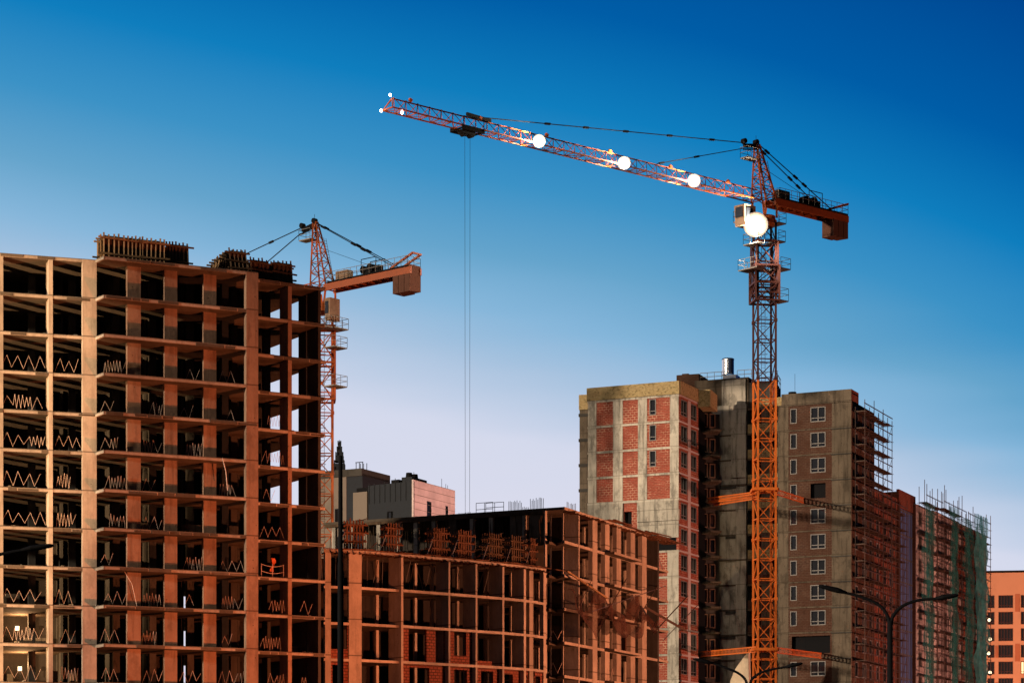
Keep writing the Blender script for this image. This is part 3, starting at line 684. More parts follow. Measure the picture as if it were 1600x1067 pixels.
for k in range(5, 14):
    z0, z1 = ZE - 3 * (k + 1), ZE - 3 * k - .26
    if k >= 6: wall(E1, ub[4], E1.u(1043), z0, z1, [], 'brickp', 'brick_panel', 0, .3, E)
    if k >= 6:
        mb = MB(); E1.box(mb, E1.u(1043), ub[7], -.35, .06, z0, z1); mb.build('pilaster', M['conc_e'], E)
        mb = MB(); E1.box(mb, ub[4], E1.L + .05, -.5, .1, z1, z1 + .26); mb.build('floor_band', M['conc_e'], E)
mb = MB(); E1.box(mb, -.1, E1.L + .12, -.35, .22, ZE, PE); E1R.box(mb, -.0, E1R.L + .1, -.35, .22, ZE, PE - .003)
EJ = Fac(P2(1091, 283.4), P2(1109, 282.8)); EJR = Fac(P2(1109, 282.8), P2(1119, 286.5))
EJ.box(mb, 0, EJ.L + .1, -.35, .15, ZE - .6, PE - .1); EJR.box(mb, 0, EJR.L, -.35, .14, ZE - .6, PE - .103)
mb.prism([tuple(EJ.pt(0, -.3)), tuple(EJ.pt(EJ.L, -.3)), tuple(EJR.pt(EJR.L, -.3)), tuple(E1R.pt(E1R.L + 3, -.5))], ZE - .55, ZE - .3)
mb.build('parapet', M['yellow'], E)
# back wing sliver on the left
EB = Fac(P2(905.5, 287.5), P2(921, 287.2)); mb = MB(); EB.box(mb, 0, EB.L, -6, 0, 0, ZE + .3); mb.build('rear_wall', M['conc_g'], E)
mb = MB(); EB.box(mb, -.05, EB.L, -1.0, .15, ZE - .5 + .31, PE + .1); mb.build('parapet', M['yellow'], E)
for k in range(0, 5): mb = MB(); EB.box(mb, -.1, EB.L, -.3, .1, ZE - 1.0 - 3 * k, ZE - .65 - 3 * k); mb.build('floor_band', M['conc_d'], E)
# --- wing right face
h1, h2 = (E1R.u(1064), E1R.u(1073.5)), (E1R.u(1079.5), E1R.u(1088))
holes = []
for k in range(14):
    z1 = ZE - 3 * k - .45; z0 = z1 - 1.9
    for a, b in (h1, h2): holes.append((a, b, z0, z1)); window(E1R, a, b, z0, z1, E, -.1, 2, True, .09)
wall(E1R, .05, E1R.L, 0, ZE - .01, holes, 'brickp', 'brick_wall', 0, .3, E)
mb = MB()
E1R.box(mb, E1R.u(1074.7), E1R.u(1078.7), -.2, .05, 0, ZE - .3)
for k in range(15): z = ZE - 3 * k; E1R.box(mb, .06, E1R.L, -.2, .08, z - .2, z - .02)
mb.build('floor_band', M['pink'], E)
# balcony stack in the recess
BS = Fac(P2(1092, 287.2), P2(1121, 288.2))
mb = MB(); BS.box(mb, -.5, BS.L + .3, -.4, 0, 0, ZE - .6); mb.build('recess_wall', M['conc_d'], E)
for k in range(14):
    z = ZE - 3 * k - 3
    mb = MB(); pl = [BS.pt(0, 3.0), BS.pt(BS.L * .55, 3.1), BS.pt(BS.L * .92, .3), BS.pt(0, .02)]; mb.prism([tuple(p) for p in pl], z - .14, z + .06)
    b_ = mb.build('balcony', M['conc_g'], E)
    for px in (1100, 1112):
        window(BS, BS.u(px) - .38, BS.u(px) + .38, z + .75, z + 2.4, E, .1, 1, False, .09, 'cabm')
# --- recess wall
mb = MB(); E2.box(mb, 0, E2.u(1166), -.35, 0, 0, ZE + .55); mb.build('concrete_wall', M['conc_e'], E)
mb = MB(); E2.box(mb, E2.u(1143), E2.u(1165.8), .002, .16, ZE - 8.2, ZE - .4); E2.box(mb, E2.u(1150), E2.u(1166), .002, .12, ZE - 34, ZE - 9.5); mb.build('concrete_panel', M['conc_e'], E)
mb = MB()
for k in range(1, 16): z = ZE - 3 * k; E2.box(mb, .2, E2.u(1166), -.2, .07 + .1 * ((k * 7) % 3 == 0), z - .18, z - .02)
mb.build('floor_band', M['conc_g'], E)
mb = MB()
for k in (3, 5, 8, 9, 12):
    z = ZE - 3 * k; E2.box(mb, E2.u(1118 + (k % 3) * 8), E2.u(1150), .003, .1, z - .5, z - .2)
mb.build('dark_ledge', M['conc_d'], E)
# --- loggia strip
ul0, ul1 = E3.u(1185) - 1.35, E3.u(1215)
for k in range(15):
    z = ZE - 3 * k
    mb = MB(); E3.box(mb, ul0, ul1, -.3, 0, z - 3, z - 3 + 1.05); mb.build('loggia_parapet', M['yellow'] if k < 6 else M['brickb'], E)
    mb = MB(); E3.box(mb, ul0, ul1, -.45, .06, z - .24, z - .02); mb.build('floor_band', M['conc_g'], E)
mb = MB(); E3.box(mb, -.1, ul1 + .5, -.35, .04, ZE, PE - .5); mb.build('parapet', M['yellow'], E)
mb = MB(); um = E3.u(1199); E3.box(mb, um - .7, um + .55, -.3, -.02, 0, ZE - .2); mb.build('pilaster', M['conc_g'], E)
# --- front of the right block
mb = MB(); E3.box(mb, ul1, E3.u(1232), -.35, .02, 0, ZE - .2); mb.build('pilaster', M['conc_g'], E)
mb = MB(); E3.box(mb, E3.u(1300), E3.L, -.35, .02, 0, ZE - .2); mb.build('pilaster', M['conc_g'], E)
w1, w2 = (E3.u(1235), E3.u(1245)), (E3.u(1266.5), E3.u(1290)); holes = []
for k in range(15):
    z1 = ZE - 3 * k - .5; z0 = z1 - 1.75
    if k == 9:
        holes.append((E3.u(1237), E3.u(1297), z0 - .3, z1)); continue
    holes.append((w1[0], w1[1], z0, z1)); window(E3, w1[0], w1[1], z0, z1, E, -.08, 1, False, .09)
    holes.append((w2[0], w2[1], z0, z1))
    if k != 3: window(E3, w2[0], w2[1], z0, z1, E, -.08, 2, True, .09)
ztop, zb9 = ZE - .2, ZE - 27
h9 = [h for h in holes if h[0] == E3.u(1237)][0]
wall(E3, E3.u(1232), E3.u(1300), ZE - 27, ztop, [h for h in holes if h[2] > ZE - 27], 'brickb', 'brick_wall', 0, .3, E)
wall(E3, E3.u(1232), E3.u(1300), ZE - 30, ZE - 27.002, [h9], 'brickb', 'brick_wall', 0, .3, E)
wall(E3, E3.u(1232), E3.u(1300), 0, ZE - 30.002, [h for h in holes if h[2] < ZE - 30], 'brickb', 'brick_wall', 0, .3, E)
mb = MB()
for k in range(0, 16): z = ZE - 3 * k; E3.box(mb, ul1 + .01, E3.L + .05, -.2, .09, z - .17, z - .02)
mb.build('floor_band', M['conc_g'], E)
for k in range(1, 15): mb = MB(); z = ZE - 3 * k; E3.box(mb, E3.u(1299), E3.L + .08, .0, .17, z - .3, z - .18); mb.build('dark_ledge', M['conc_d'], E)
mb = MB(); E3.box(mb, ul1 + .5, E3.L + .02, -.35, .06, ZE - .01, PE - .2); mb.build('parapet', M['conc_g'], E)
mb = MB(); ER.box(mb, 0, 3.0, -.35, .04, ZE - .01, PE - .2); ER.box(mb, 9.7, 22, -.3, .1, 40.4, 42.2); mb.build('parapet', M['brick'], E)
# --- street side wall of the right block with windows
holes = []
for k in range(14):
    z1 = ZE - 3 * k - .55; z0 = z1 - 1.8
    for a in ((1.6, 2.8), (4.6, 6.4), (7.6, 8.9)): holes.append((a[0], a[1], z0, z1)); window(ER, a[0], a[1], z0, z1, E, -.1, 2 if a[1] - a[0] > 1.5 else 1, False, .12)
wall(ER, .02, 9.7, 0, ZE - .02, holes, 'brickb', 'brick_wall', 0, .3, E)
holes = []
for k in range(4, 14):
    z1 = ZE - 3 * k - .55; z0 = z1 - 1.8
    for a in ((10.8, 12.2), (13.6, 15.2), (16.8, 18.4)): holes.append((a[0], a[1], z0, z1)); window(ER, a[0], a[1], z0, z1, E, -.1, 1, False, .14)
wall(ER, 9.72, 21, 0, 40.4, holes, 'brick', 'brick_wall', 0, .3, E)
# --- roof boxes
ra = Fac(P2(1057, 292), P2(1092, 291)); mb = MB(); ra.box(mb, 0, ra.L, -4, 0, ZE, zy(585, 291.5)); ra.box(mb, .4, 1.2, -3, -1, zy(585, 291.5), zy(581, 291.5)); mb.build('roof_house', M['brickb'], E)
rb = Fac(P2(1084, 290.4), P2(1168, 287.8)); mb = MB(); rb.box(mb, 0, rb.L, -8, -.4, ZE, zy(591, 289)); mb.build('roof_house', M['conc_g'], E)
mb = MB(); rb.box(mb, rb.u(1127), rb.u(1164), -.39, -.2, ZE + .6, zy(594, 289)); mb.build('concrete_panel', M['conc_e'], E)
rc = Fac(P2(1168, 287.4), P2(1211, 285.6)); mb = MB(); rc.box(mb, 0, rc.L, -.8, -.5, ZE, zy(596, 287)); mb.build('roof_house', M['conc_d'], E)
rcr = Fac(P2(1211, 285.6), P2(1220, 292)); mb = MB(); rcr.box(mb, 0, rcr.L, -.3, 0, ZE, zy(597, 287)); mb.build('roof_house', M['brick'], E)
mb = MB(); rb.box(mb, rb.u(1126), rb.u(1147), -2.4, -.8, zy(592, 289), zy(584.5, 289)); ck = mb.build('chimney_base', M['tin'], E)
cc = rb.pt(rb.u(1137.5, -1.6), -1.6, 0); mb = MB(); mb.tube((cc.x, cc.y, zy(585, 290)), (cc.x, cc.y, zy(561, 290)), .73, .73, 20); mb.tube((cc.x, cc.y, zy(561, 290)), (cc.x, cc.y, zy(559.5, 290)), .78, .70, 20); mb.build('chimney', M['tin'], E)
mb = MB(); zz = zy(591, 289)
for a, b, h in ((1090, 1126, 1.0), (1148, 1180, 1.0)):
    for hh in (.5, 1.0): rb.beam(mb, (rb.u(a), -1, zz + hh), (rb.u(b), -1, zz + hh), .06)
    u = rb.u(a)
    while u < rb.u(b): rb.beam(mb, (u, -1, zz), (u, -1, zz + 1), .05); u += .9
for hh in (.5, 1.1):
    rc.beam(mb, (rc.u(1180), -.7, zy(596, 287) + hh), (rc.u(1212), -.7, zy(596, 287) + hh), .06)
    rcr.beam(mb, (0, 0, zy(596, 287) + hh), (rcr.L, 0, zy(596, 287) + hh), .06)
for u in (0, 1.6, 3.2, 4.8, 6.3): rcr.beam(mb, (u, 0, zy(597, 287)), (u, 0, zy(597, 287) + 1.1), .05)
for u in (rc.u(1183), rc.u(1192), rc.u(1202), rc.u(1211)): rc.beam(mb, (u, -.7, zy(597, 287)), (u, -.7, zy(597, 287) + 1.1), .05)
mb.build('roof_railing', M['rail'], E)
vb = E3.pt(E3.u(1233), -1.2, PE - .6); mb = MB(); mb.tube(vb, vb + Vector((0, 0, .5)), .25, .25, 12); mb.tube(vb + Vector((0, 0, .5)), vb + Vector((0, 0, .8)), .48, .48, 14); mb.tube(vb + Vector((.3, 0, .5)), vb + Vector((.3, 0, 3)), .02, .02, 5); mb.build('roof_vent', M['black'], E)
# ================================================================== SCAFFOLDS
def scaffold(f, u0, u1, z0, z1, label, group='scaffolds along the street fronts', d0=.35, d1=1.35, bay=2.0, lift=2.0, deckp=.9, topx=1.2, mt='pipe', half=1.5, r=.045):
    o = empty('scaffold', f.pt((u0 + u1) / 2, d1, 0), label, 'scaffold', group)
    nb = max(1, round((u1 - u0) / bay)); us = [u0 + (u1 - u0) * i / nb for i in range(nb + 1)]
    mb = MB()
    for u in us:
        for d in (d0, d1): f.beam(mb, (u, d, z0), (u, d, z1 + topx * random.uniform(.4, 1.6)), r * 1.6)
    mb.build('standard', M[mt], o)
    mb = MB(); dk = []; z = z1
    while z > z0 + .5:
        for zz in (z, z + .9, z + lift * .5):
            if zz > z1 + 1.2: continue
            for d in ((d1,) if zz != z else (d0, d1)): f.beam(mb, (u0 - .25, d, zz), (u1 + .25, d, zz), r)
        for u in us: f.beam(mb, (u, d0 - .3, z), (u, d1 + .2, z), r)
        for i in range(nb):
            if (i + int(z / lift)) % 2 == 0 and z - lift > z0: f.beam(mb, (us[i], d1 + .03, z - lift), (us[i + 1], d1 + .03, z), r * .8)
        if random.random() < deckp:
            k = MB()
            for i in range(nb):
                if random.random() > .93:
                    if k.v: k.build('scaffold_deck', M['deck'], o); k = MB()
                else: f.box(k, us[i] + .02, us[i + 1] + random.uniform(-.1, .15), d0 + .05, d1 - random.choice((.03, .03, .3)), z + .04, z + .1)
            if k.v: k.build('scaffold_deck', M['deck'], o)
        z -= lift
    mb.build('ledger', M[mt], o)
    return o
scaffold(ER, .5, 12.5, 0, ZE - 1.3, 'tall rusty scaffold with board decks on the street side of the brick tower', lift=1.95, d0=.35, d1=1.5)
scaffold(ER, 12.9, 20.3, 0, 40.0, 'lower rusty scaffold between the tall tower scaffold and the glazed block', lift=1.95, d0=.35, d1=1.3)
# ================================================================== STREET BLOCK behind (three netted wings)
S0 = P2(1404, 300.0); T = Vector((.411, .912))
SR = Fac(S0, S0 + T * 60)
FB = empty('street_block', SR.pt(5, 0, 0), 'dark glazed apartment block with orange brick top between tower scaffold and green nets', 'building')
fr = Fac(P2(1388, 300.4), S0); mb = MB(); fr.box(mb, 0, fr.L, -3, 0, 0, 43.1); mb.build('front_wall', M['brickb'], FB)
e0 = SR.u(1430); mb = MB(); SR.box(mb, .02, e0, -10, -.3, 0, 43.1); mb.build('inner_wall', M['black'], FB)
mb = MB(); SR.box(mb, .02, e0, -.29, .05, 41.2, 43.4); mb.build('parapet', M['brick'], FB)
mb = MB(); SR.box(mb, 1.0, e0 - .3, -.28, -.05, 0, 41.1); cw_ = mb.build('curtain_wall', M['curtain'], FB)
mb = MB()
for k in range(14): SR.box(mb, .9, e0 - .1, -.1, .03, 41 - 3 * k - .15, 41 - 3 * k)
u = 1.0
while u < e0: SR.box(mb, u, u + .07, -.1, .0, 0, 41); u += .95
mb.build('glazing_bar', M['rail'], FB)
def wing(px0, px1, top, off, label, m, seed, lit=.25):
    random.seed(seed); a, b = SR.u(px0, off), SR.u(px1, off); f = Fac(SR.pt(a, off), SR.pt(b, off))
    o = empty('scaffolded_block', f.pt(f.L / 2, 0, 0), label, 'building', 'netted blocks along the street')
    mb = MB(); f.box(mb, .1, f.L, -9, -.35, 0, top - .4); mb.build('inner_wall', M['conc_d'], o)
    holes = []; nw = max(1, int(f.L / 3.6)); z = top
    k = 0
    while z > 3:
        for i in range(nw):
            a0 = f.L * (i + .3) / nw; b0 = a0 + 1.6; holes.append((a0, b0, z - 2.6, z - .7)); window(f, a0, b0, z - 2.6, z - .7, o, -.1, 1, False, .16)
        z -= 3
    wall(f, .05, f.L, 0, top, holes, m, 'wall', 0, .3, o)
    mb = MB(); z = top
    while z > 3: f.box(mb, 0, f.L, -.1, .25, z - .2, z - .02); z -= 3
    mb.build('floor_band', M['pink'], o)
    rnd = random.Random(seed)     # pale boards in vertical strips, broken at each floor
    for us in ((.02, .10), (.62, .70)) if f.L > 8 else ((.55, .72),):
        z = top - 1
        while z > 4:
            hgt = rnd.uniform(1.2, 2.6); mb = MB(); f.box(mb, f.L * us[0], f.L * us[1], .003, .07, z - hgt, z); 
            if rnd.random() < .8: mb.build('pale_board', M['palebd'], o)
            z -= 3
    # front-facing return of the wing
    g2 = Fac(f.pt(0, 0) + Vector((-3.0, .9)), f.pt(0, 0)); mb = MB(); g2.box(mb, 0, g2.L - .02, -2, 0, 0, top + .1); mb.build('return_wall', M['brickb'], o)
    return f, o
f1, _ = wing(1431, 1458, 42.3, .4, 'netted block nearest the glazed block, with pale lit floor strips', 'pink', 3)
f2, _ = wing(1459, 1495, 42.3, .8, 'middle netted block on the street with a reddish upper wall', 'pink', 4)
f3, _ = wing(1497, 1541, 42.0, 1.2, 'farthest netted block on the street wrapped in green mesh to its corner', 'brickp', 5)
random.seed(11)
scaffold(f1, .3, f1.L - .2, 0, 42.5, 'scaffold on the nearest netted block, right of the glazed block', topx=2.2, bay=2.4)
scaffold(f2, .3, f2.L - .2, 0, 42.6, 'scaffold on the middle netted block of the street', topx=2.0, bay=2.4)
scaffold(f3, .3, f3.L - 3.2, 0, 42.4, 'scaffold on the farthest netted block, next to the orange apartment block', topx=1.4, bay=2.4)
def net(f, u0, u1, z0, z1, d, label, m='netg'):
    me = MB(); nu, nv = 12, 40
    for i in range(nu + 1):
        for j in range(nv + 1):
            u = u0 + (u1 - u0) * i / nu; z = z0 + (z1 - z0) * j / nv
            me.v.append(tuple(f.pt(u, d + .26 * math.sin(u * 3.1 + z * .35) + .16 * math.sin(z * 1.3 + u * 1.7) + .5 * abs(math.sin(z * .52)) * .4, z)))
    for i in range(nu):
        for j in range(nv): a = i * (nv + 1) + j; me.f.append((a, a + nv + 1, a + nv + 2, a + 1))
    return tag(me.build('safety_net', M[m], None, f.pt(u0, d, z0)), label, 'net', 'green nets on the street scaffolds')
net(f1, f1.u(1443, 1.6), f1.u(1457, 1.6), 0, 42.3, 1.6, 'long green net strip on the nearest netted block')
net(f2, f2.u(1484, 1.6), f2.u(1495, 1.6), 0, 43.2, 1.6, 'narrow dark green net strip on the middle netted block')
net(f3, f3.u(1507, 1.6), f3.u(1519, 1.6), 0, 42.3, 1.6, 'green net strip in the middle of the farthest netted block')
net(f3, f3.u(1524, 1.6), f3.u(1541, 1.6), 3, 43.6, 1.6, 'pale teal net on the outer corner of the farthest netted block', 'nett')
# ================================================================== FAR ORANGE BLOCK
GF = Fac(P2(1528, 436), P2(1760, 432)); zt = zy(893, 434)
G = empty('orange_apartment_block', GF.pt(10, 0, 0), 'finished orange apartment block with flat dark roof edge, at the right edge', 'building')
gh = []; k = 0
for k in range(15):
    z1 = zt - 4.1 - 3 * k; 
    for a, b in ((1543, 1554), (1560, 1583), (1595, 1604), (1622, 1640), (1652, 1664), (1684, 1700)): gh.append((GF.u(a), GF.u(b), z1 - 2.3, z1))
mb = MB(); GF.box(mb, .1, GF.L, -14, -.4, 0, zt - .1); mb.build('inner_wall', M['gor2'], G)
wall(GF, 0, GF.L, 0, zt, gh, 'gor', 'wall', 0, .35, G)
ct = 0
for i, (a, b, c, d_) in enumerate(gh):
    kk = i // 6; cidx = i % 6
    if kk > 8 : continue
    lit = M['litw'] if (cidx == 2 and kk == 4) else None
    window(GF, a, b, c, d_, G, -.2, 5 if b - a > 2.4 else 2, True, .13, 'dorange', lit)
mb = MB(); GF.box(mb, -.3, GF.L, -14, .25, zt, zt + .35); mb.build('roof_edge', M['black'], G)
mb = MB(); 
for k in range(5): mb = MB(); GF.box(mb, GF.u(1586), GF.u(1593), .002, .1, zt - 7 - 9 * k - .1, zt - 3.9 - 9 * k); mb.build('render_band', M['gor2'], G)
for k in range(4, 12, 2): mb = MB(); GF.box(mb, GF.u(1555), GF.u(1559), .002, .08, zt - 3.3 * k - 2.2, zt - 3.3 * k); mb.build('render_band', M['gor2'], G)
for j, (px, py) in enumerate(((1546, 968), (1547, 998), (1545, 1020), (1547, 1050))):
    c = P3(px, py, 352); o = empty('scaffold_lamp', c, ['topmost', 'second from top', 'third from top', 'lowest'][j] + ' of the four bright lamps at the net corner before the orange block', 'lamp', 'lamps at the corner of the netted scaffold')
    mb = MB(); mb.tube(c, c + Vector((0, .15, 0)), .24, .24, 14); mb.build('lamp_face', M['red'], o)
    mb = MB(); mb.tube(c + Vector((0, .16, 0)), c + Vector((0, .5, 0)), .45, .2, 14); mb.beam(c + Vector((0, .3, 0)), (c.x - 3.2, c.y + .3, c.z), .06); mb.build('lamp_housing', M['black'], o)
# ================================================================== BACKGROUND PALE BLOCK and spire
HR = Fac(P2(646, 400), P2(711, 413.5)); HL = Fac(P2(553, 407), P2(646, 400)); zh = 1.7 + 57.2
H = empty('pale_office_block', HR.pt(0, 0, 0), 'pale pink panelled block with dark glazed left side, beyond the curved frame', 'building')
mb = MB(); mb.prism([tuple(HL.pt(.3, -.35)), tuple(HL.pt(HL.L - .3, -.35)), tuple(HR.pt(HR.L, -.35)), tuple(HR.pt(HR.L, -10))], 0, zh - .5); mb.build('inner_wall', M['black'], H)
hh = []
for px0, px1 in ((667, 674), (696, 700)):
    for k in range(9): hh.append((HR.u(px0), HR.u(px1), zh - 7.4 - 6.4 * k, zh - 3.0 - 6.4 * k))
wall(HR, 0, HR.L, 0, zh, hh, 'pink', 'panel_wall', 0, .3, H)
for a, b, c, d_ in hh[:2] + hh[9:11]: window(HR, a, b, c, d_, H, -.1, 1, True, .12, 'dgrey')
mb = MB()
for k in range(28): HR.box(mb, .02, HR.L, .0, .015, zh - 1.2 * k - .06, zh - 1.2 * k)
mb.build('panel_joint', M['beige'], H)
mb = MB(); HL.box(mb, HL.u(575), HL.L - .02, -.28, 0, 0, zh - .3); mb.build('dark_wall', M['dgrey'], H)
mb = MB(); HL.box(mb, 0, HL.u(574.8), -.28, .25, 0, zh - 1.3); mb.build('beige_wall', M['beige'], H)
for a, b, z1, z0 in ((557, 568, zh - 6, zh - 12), (580, 602, zh - 7, zh - 20), (606, 613, zh - 5, zh - 9), (618, 640, zh - 7, zh - 25)): window(HL, HL.u(a), HL.u(b), z0, z1, H, .12 if b > 575 else .3, 2 if b - a > 12 else 1, False, .14, 'black')
mb = MB(); u = HL.u(577)
while u < HL.L: HL.beam(mb, (u, .05, zh - 3.4), (u, .05, zh + random.uniform(-.2, .5)), .10); u += 1.1
mb.build('louvre', M['dgrey'], H)
mb = MB(); HR.box(mb, 3.2, 8.5, -4, -2, zh - .4, zh + 1.0); mb.build('roof_plant', M['dgrey'], H)
for u in (4, 6): mb = MB(); p = HR.pt(u, -3, zh + 1); mb.tube(p, p + Vector((0, 0, .8)), .6, .5, 12); mb.build('roof_fan', M['black'], H)
mb = MB()
for u in (2, 12, 13.5, 14.2): HR.beam(mb, (u, -1, zh - .5), (u, -1, zh + random.uniform(.8, 2)), .07)
HL.box(mb, HL.u(600), HL.u(612), -3, -2, zh - .6, zh + .6); mb.build('roof_mast', M['black'], H)
KF = Fac(P2(500, 432), P2(566, 428)); zk = zy(742, 430)
K = empty('grey_slab_block', KF.pt(3, 0, 0), 'grey and white slab block glimpsed between the left crane mast and pale block', 'building')
mb = MB(); KF.box(mb, 0, KF.u(541), -10, 0, 0, zk - .4); mb.build('wall', M['beige'], K)
mb = MB(); KF.box(mb, KF.u(541) + .01, KF.L, -10, -.1, 0, zk); mb.build('wall', M['dgrey'], K)
mb = MB(); KF.box(mb, -.3, KF.L, -10, .2, zk - .39, zk + .9); mb.build('roof_edge', M['conc_d'], K)
for k in range(3): window(KF, KF.u(524), KF.u(530), zk - 9 - 5 * k, zk - 6 - 5 * k, K, .1, 1, False, .12, 'dgrey', M['black'])
mb = MB()
for a in (552, 557, 562):
    for d in (-1, -2.5): KF.beam(mb, (KF.u(a), d, zk), (KF.u(a), d, zk + 2.2), .12)
for z in (1, 2.2): KF.beam(mb, (KF.u(551), -1, zk + z), (KF.u(563), -1, zk + z), .12)
mb.build('roof_cage', M['black'], K)
sx = P2(530.5, 650); O = empty('spire_tower', (sx.x, sx.y, 0), 'far stepped tower with a pointed spire, dark against the pale sky', 'tower')
mb = MB()
for py, w in ((745, 3.4), (735, 3.0), (722, 2.2), (713, 1.4), (704, .85)):
    z = zy(py - 10, 650); mb.box(sx.x - w * .5, sx.x + w * .5, sx.y - w * .5, sx.y + w * .5, 0 if py == 745 else zy(py + .5, 650), z)
    for s in (-1, 1): mb.box(sx.x + s * w * .42 - .15, sx.x + s * w * .42 + .15, sx.y - w * .5 - .1, sx.y, z - .3, z + .9)
mb.build('tower_body', M['dgrey'], O)
mb = MB(); mb.tube((sx.x, sx.y, zy(695, 650)), (sx.x, sx.y, zy(687, 650)), .35, .04, 8); mb.build('spire', M['dgrey'], O)
# ================================================================== TOWER CRANES
def crane(name, label, x, y, zj, jd, head_h, mw, mrot, split, cab, plats, lamps, trolley, ties, jl=52.4, cl=13.0):
    o = empty(name, (x, y, 0), label, 'crane')
    a = Vector((jd[0], jd[1], 0)).normalized(); b = Vector((-a.y, a.x, 0)); zv = Vector((0, 0, 1)); c0 = Vector((x, y, zj))
    J = lambda s, t, z: c0 + a * s + b * t + zv * z
    ca, sa = math.cos(mrot), math.sin(mrot); h = mw / 2
    corner = [Vector((x + ca * i * h - sa * j * h, y + sa * i * h + ca * j * h, 0)) for i, j in ((-1, -1), (1, -1), (1, 1), (-1, 1))]
    def mastpart(z0, z1, mat, nm, sec=2.2):
        mb = MB(); up = lambda p, z: Vector((p.x, p.y, z))
        for p in corner: mb.beam(up(p, z0), up(p, z1), .22)
        n = max(1, round((z1 - z0) / sec)); dz = (z1 - z0) / n
        for i in range(n):
            za, zb = z0 + i * dz, z0 + (i + 1) * dz
            for q in range(4):
                p1, p2 = corner[q], corner[(q + 1) % 4]
                mb.beam(up(p1, za), up(p2, za), .11)
                if (i + q) % 2 == 0: mb.beam(up(p1, za), up(p2, zb), .09)
                else: mb.beam(up(p2, za), up(p1, zb), .09)
            if i % 3 == 0:
                for p in corner: mb.beam(up(p, za - .16), up(p, za + .16), .34)
        mb.build(nm, M[mat], o)
        mb = MB(); lx = Vector((x - .1, y + .3, 0))
        for s in (-.2, .2): mb.beam(up(lx + Vector((s, 0, 0)), z0), up(lx + Vector((s, 0, 0)), z1), .045)
        z = z0
        while z < z1: mb.beam(up(lx + Vector((-.2, 0, 0)), z), up(lx + Vector((.2, 0, 0)), z), .03); z += .35
        z = z0 + .8
        while z < z1 - 1: 
            mb.beam(up(lx + Vector((-.4, -.5, 0)), z), up(lx + Vector((.4, -.5, 0)), z), .03); mb.beam(up(lx + Vector((-.4, -.5, 0)), z), up(lx + Vector((-.3, 0, 0)), z), .03); mb.beam(up(lx + Vector((.4, -.5, 0)), z), up(lx + Vector((.3, 0, 0)), z), .03); z += 1
        mb.build('ladder', M['dorange'], o)
    mtop = zj - 2.2
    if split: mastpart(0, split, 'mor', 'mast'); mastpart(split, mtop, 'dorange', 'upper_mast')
    else: mastpart(0, mtop, 'orange', 'mast')
    mb = MB(); mb.tube((x, y, mtop), (x, y, mtop + .35), 1.35, 1.35, 20); mb.tube((x, y, mtop + .4), (x, y, mtop + .8), 1.2, 1.2, 20)
    for s in (-1, 1):
        for t in (-1, 1): mb.beam(J(s * 1.0, t * .9, -1.5), J(s * 1.1, t * .75, .1), .22)
    mb.build('slewing_ring', M['orange'], o)
    # jib
    W2, Hh = .75, 1.3; mb = MB()
    for t in (-W2, W2): mb.beam(J(1.2, t, .08), J(jl, t, .08), .12)
    mb.beam(J(1.2, 0, Hh), J(jl - .5, 0, Hh * .9), .11)
    mb.build('jib_chord', M['orange'], o); mb = MB()
    n = int((jl - 1.2) / 1.45); ds = (jl - 1.2) / n
    for i in range(n):
        s = 1.2 + i * ds; sm = s + ds / 2
        for t in (-W2, W2): mb.beam(J(s, t, .08), J(sm, 0, Hh), .06); mb.beam(J(sm, 0, Hh), J(s + ds, t, .08), .06)
        mb.beam(J(s, -W2, .08), J(s, W2, .08), .08)
        if i % 2: mb.beam(J(s, -W2, .08), J(s + ds, W2, .08), .06)
        else: mb.beam(J(s, W2, .08), J(s + ds, -W2, .08), .06)
        if i % 6 == 3:
            mb.beam(J(s, 0, Hh + .1), J(s + .3, 0, Hh + .22), .26)
    mb.beam(J(jl, -W2, .08), J(jl, W2, .08), .12); mb.beam(J(jl, W2, .08), J(jl - .5, 0, Hh * .9), .09); mb.beam(J(jl, -W2, .08), J(jl - .5, 0, Hh * .9), .09)
    mb.build('jib_lattice', M['orange'], o)
    # tower head
    apex = 1.25; mb = MB(); top = head_h
    ft = [(1.25, .8), (1.25, -.8), (-1.3, -.8), (-1.3, .8)]; tt = [(apex + .18, .16), (apex + .18, -.16), (apex - .25, -.16), (apex - .25, .16)]
    for (s, t), (s2, t2) in zip(ft, tt): mb.beam(J(s, t, 0), J(s2, t2, top), .17)
    n = 7
    for i in range(n):
        k0, k1 = i / n, (i + 1) / n
        P_ = lambda q, k: J(ft[q][0] * (1 - k) + tt[q][0] * k, ft[q][1] * (1 - k) + tt[q][1] * k, top * k)
        for q in range(4):
            r2 = (q + 1) % 4; mb.beam(P_(q, k1), P_(r2, k1), .07)
            if i % 2: mb.beam(P_(q, k0), P_(r2, k1), .075)
            else: mb.beam(P_(r2, k0), P_(q, k1), .075)
    mb.build('tower_head', M['orange'], o)
    mb = MB()
    for s in (-.17, .17): mb.beam(J(-1.7, s, .3), J(-.25, s, top * .75), .045)
    for k in range(18): k = k / 18; mb.beam(J(-1.7 + 1.45 * k, -.17, .3 + (top * .75 - .3) * k), J(-1.7 + 1.45 * k, .17, .3 + (top * .75 - .3) * k), .035)
    mb.build('head_ladder', M['dorange'], o)
    mb = MB(); mb.beam(J(apex, 0, top - .2), J(apex + 2.0, 0, top - .55), .3, .4); mb.beam(J(apex, .2, top - .6), J(apex + 2.2, .1, top - 1.0), .14)
    for s, z in ((apex + 2.0, top - .05), (apex + .1, top + .18)): mb.tube(J(s, -.25, z), J(s, .25, z), .28, .28, 12)
    mb.beam(J(apex + .1, 0, top + .2), J(apex + .1, 0, top + .9), .04); mb.build('head_sheave', M['black'], o)
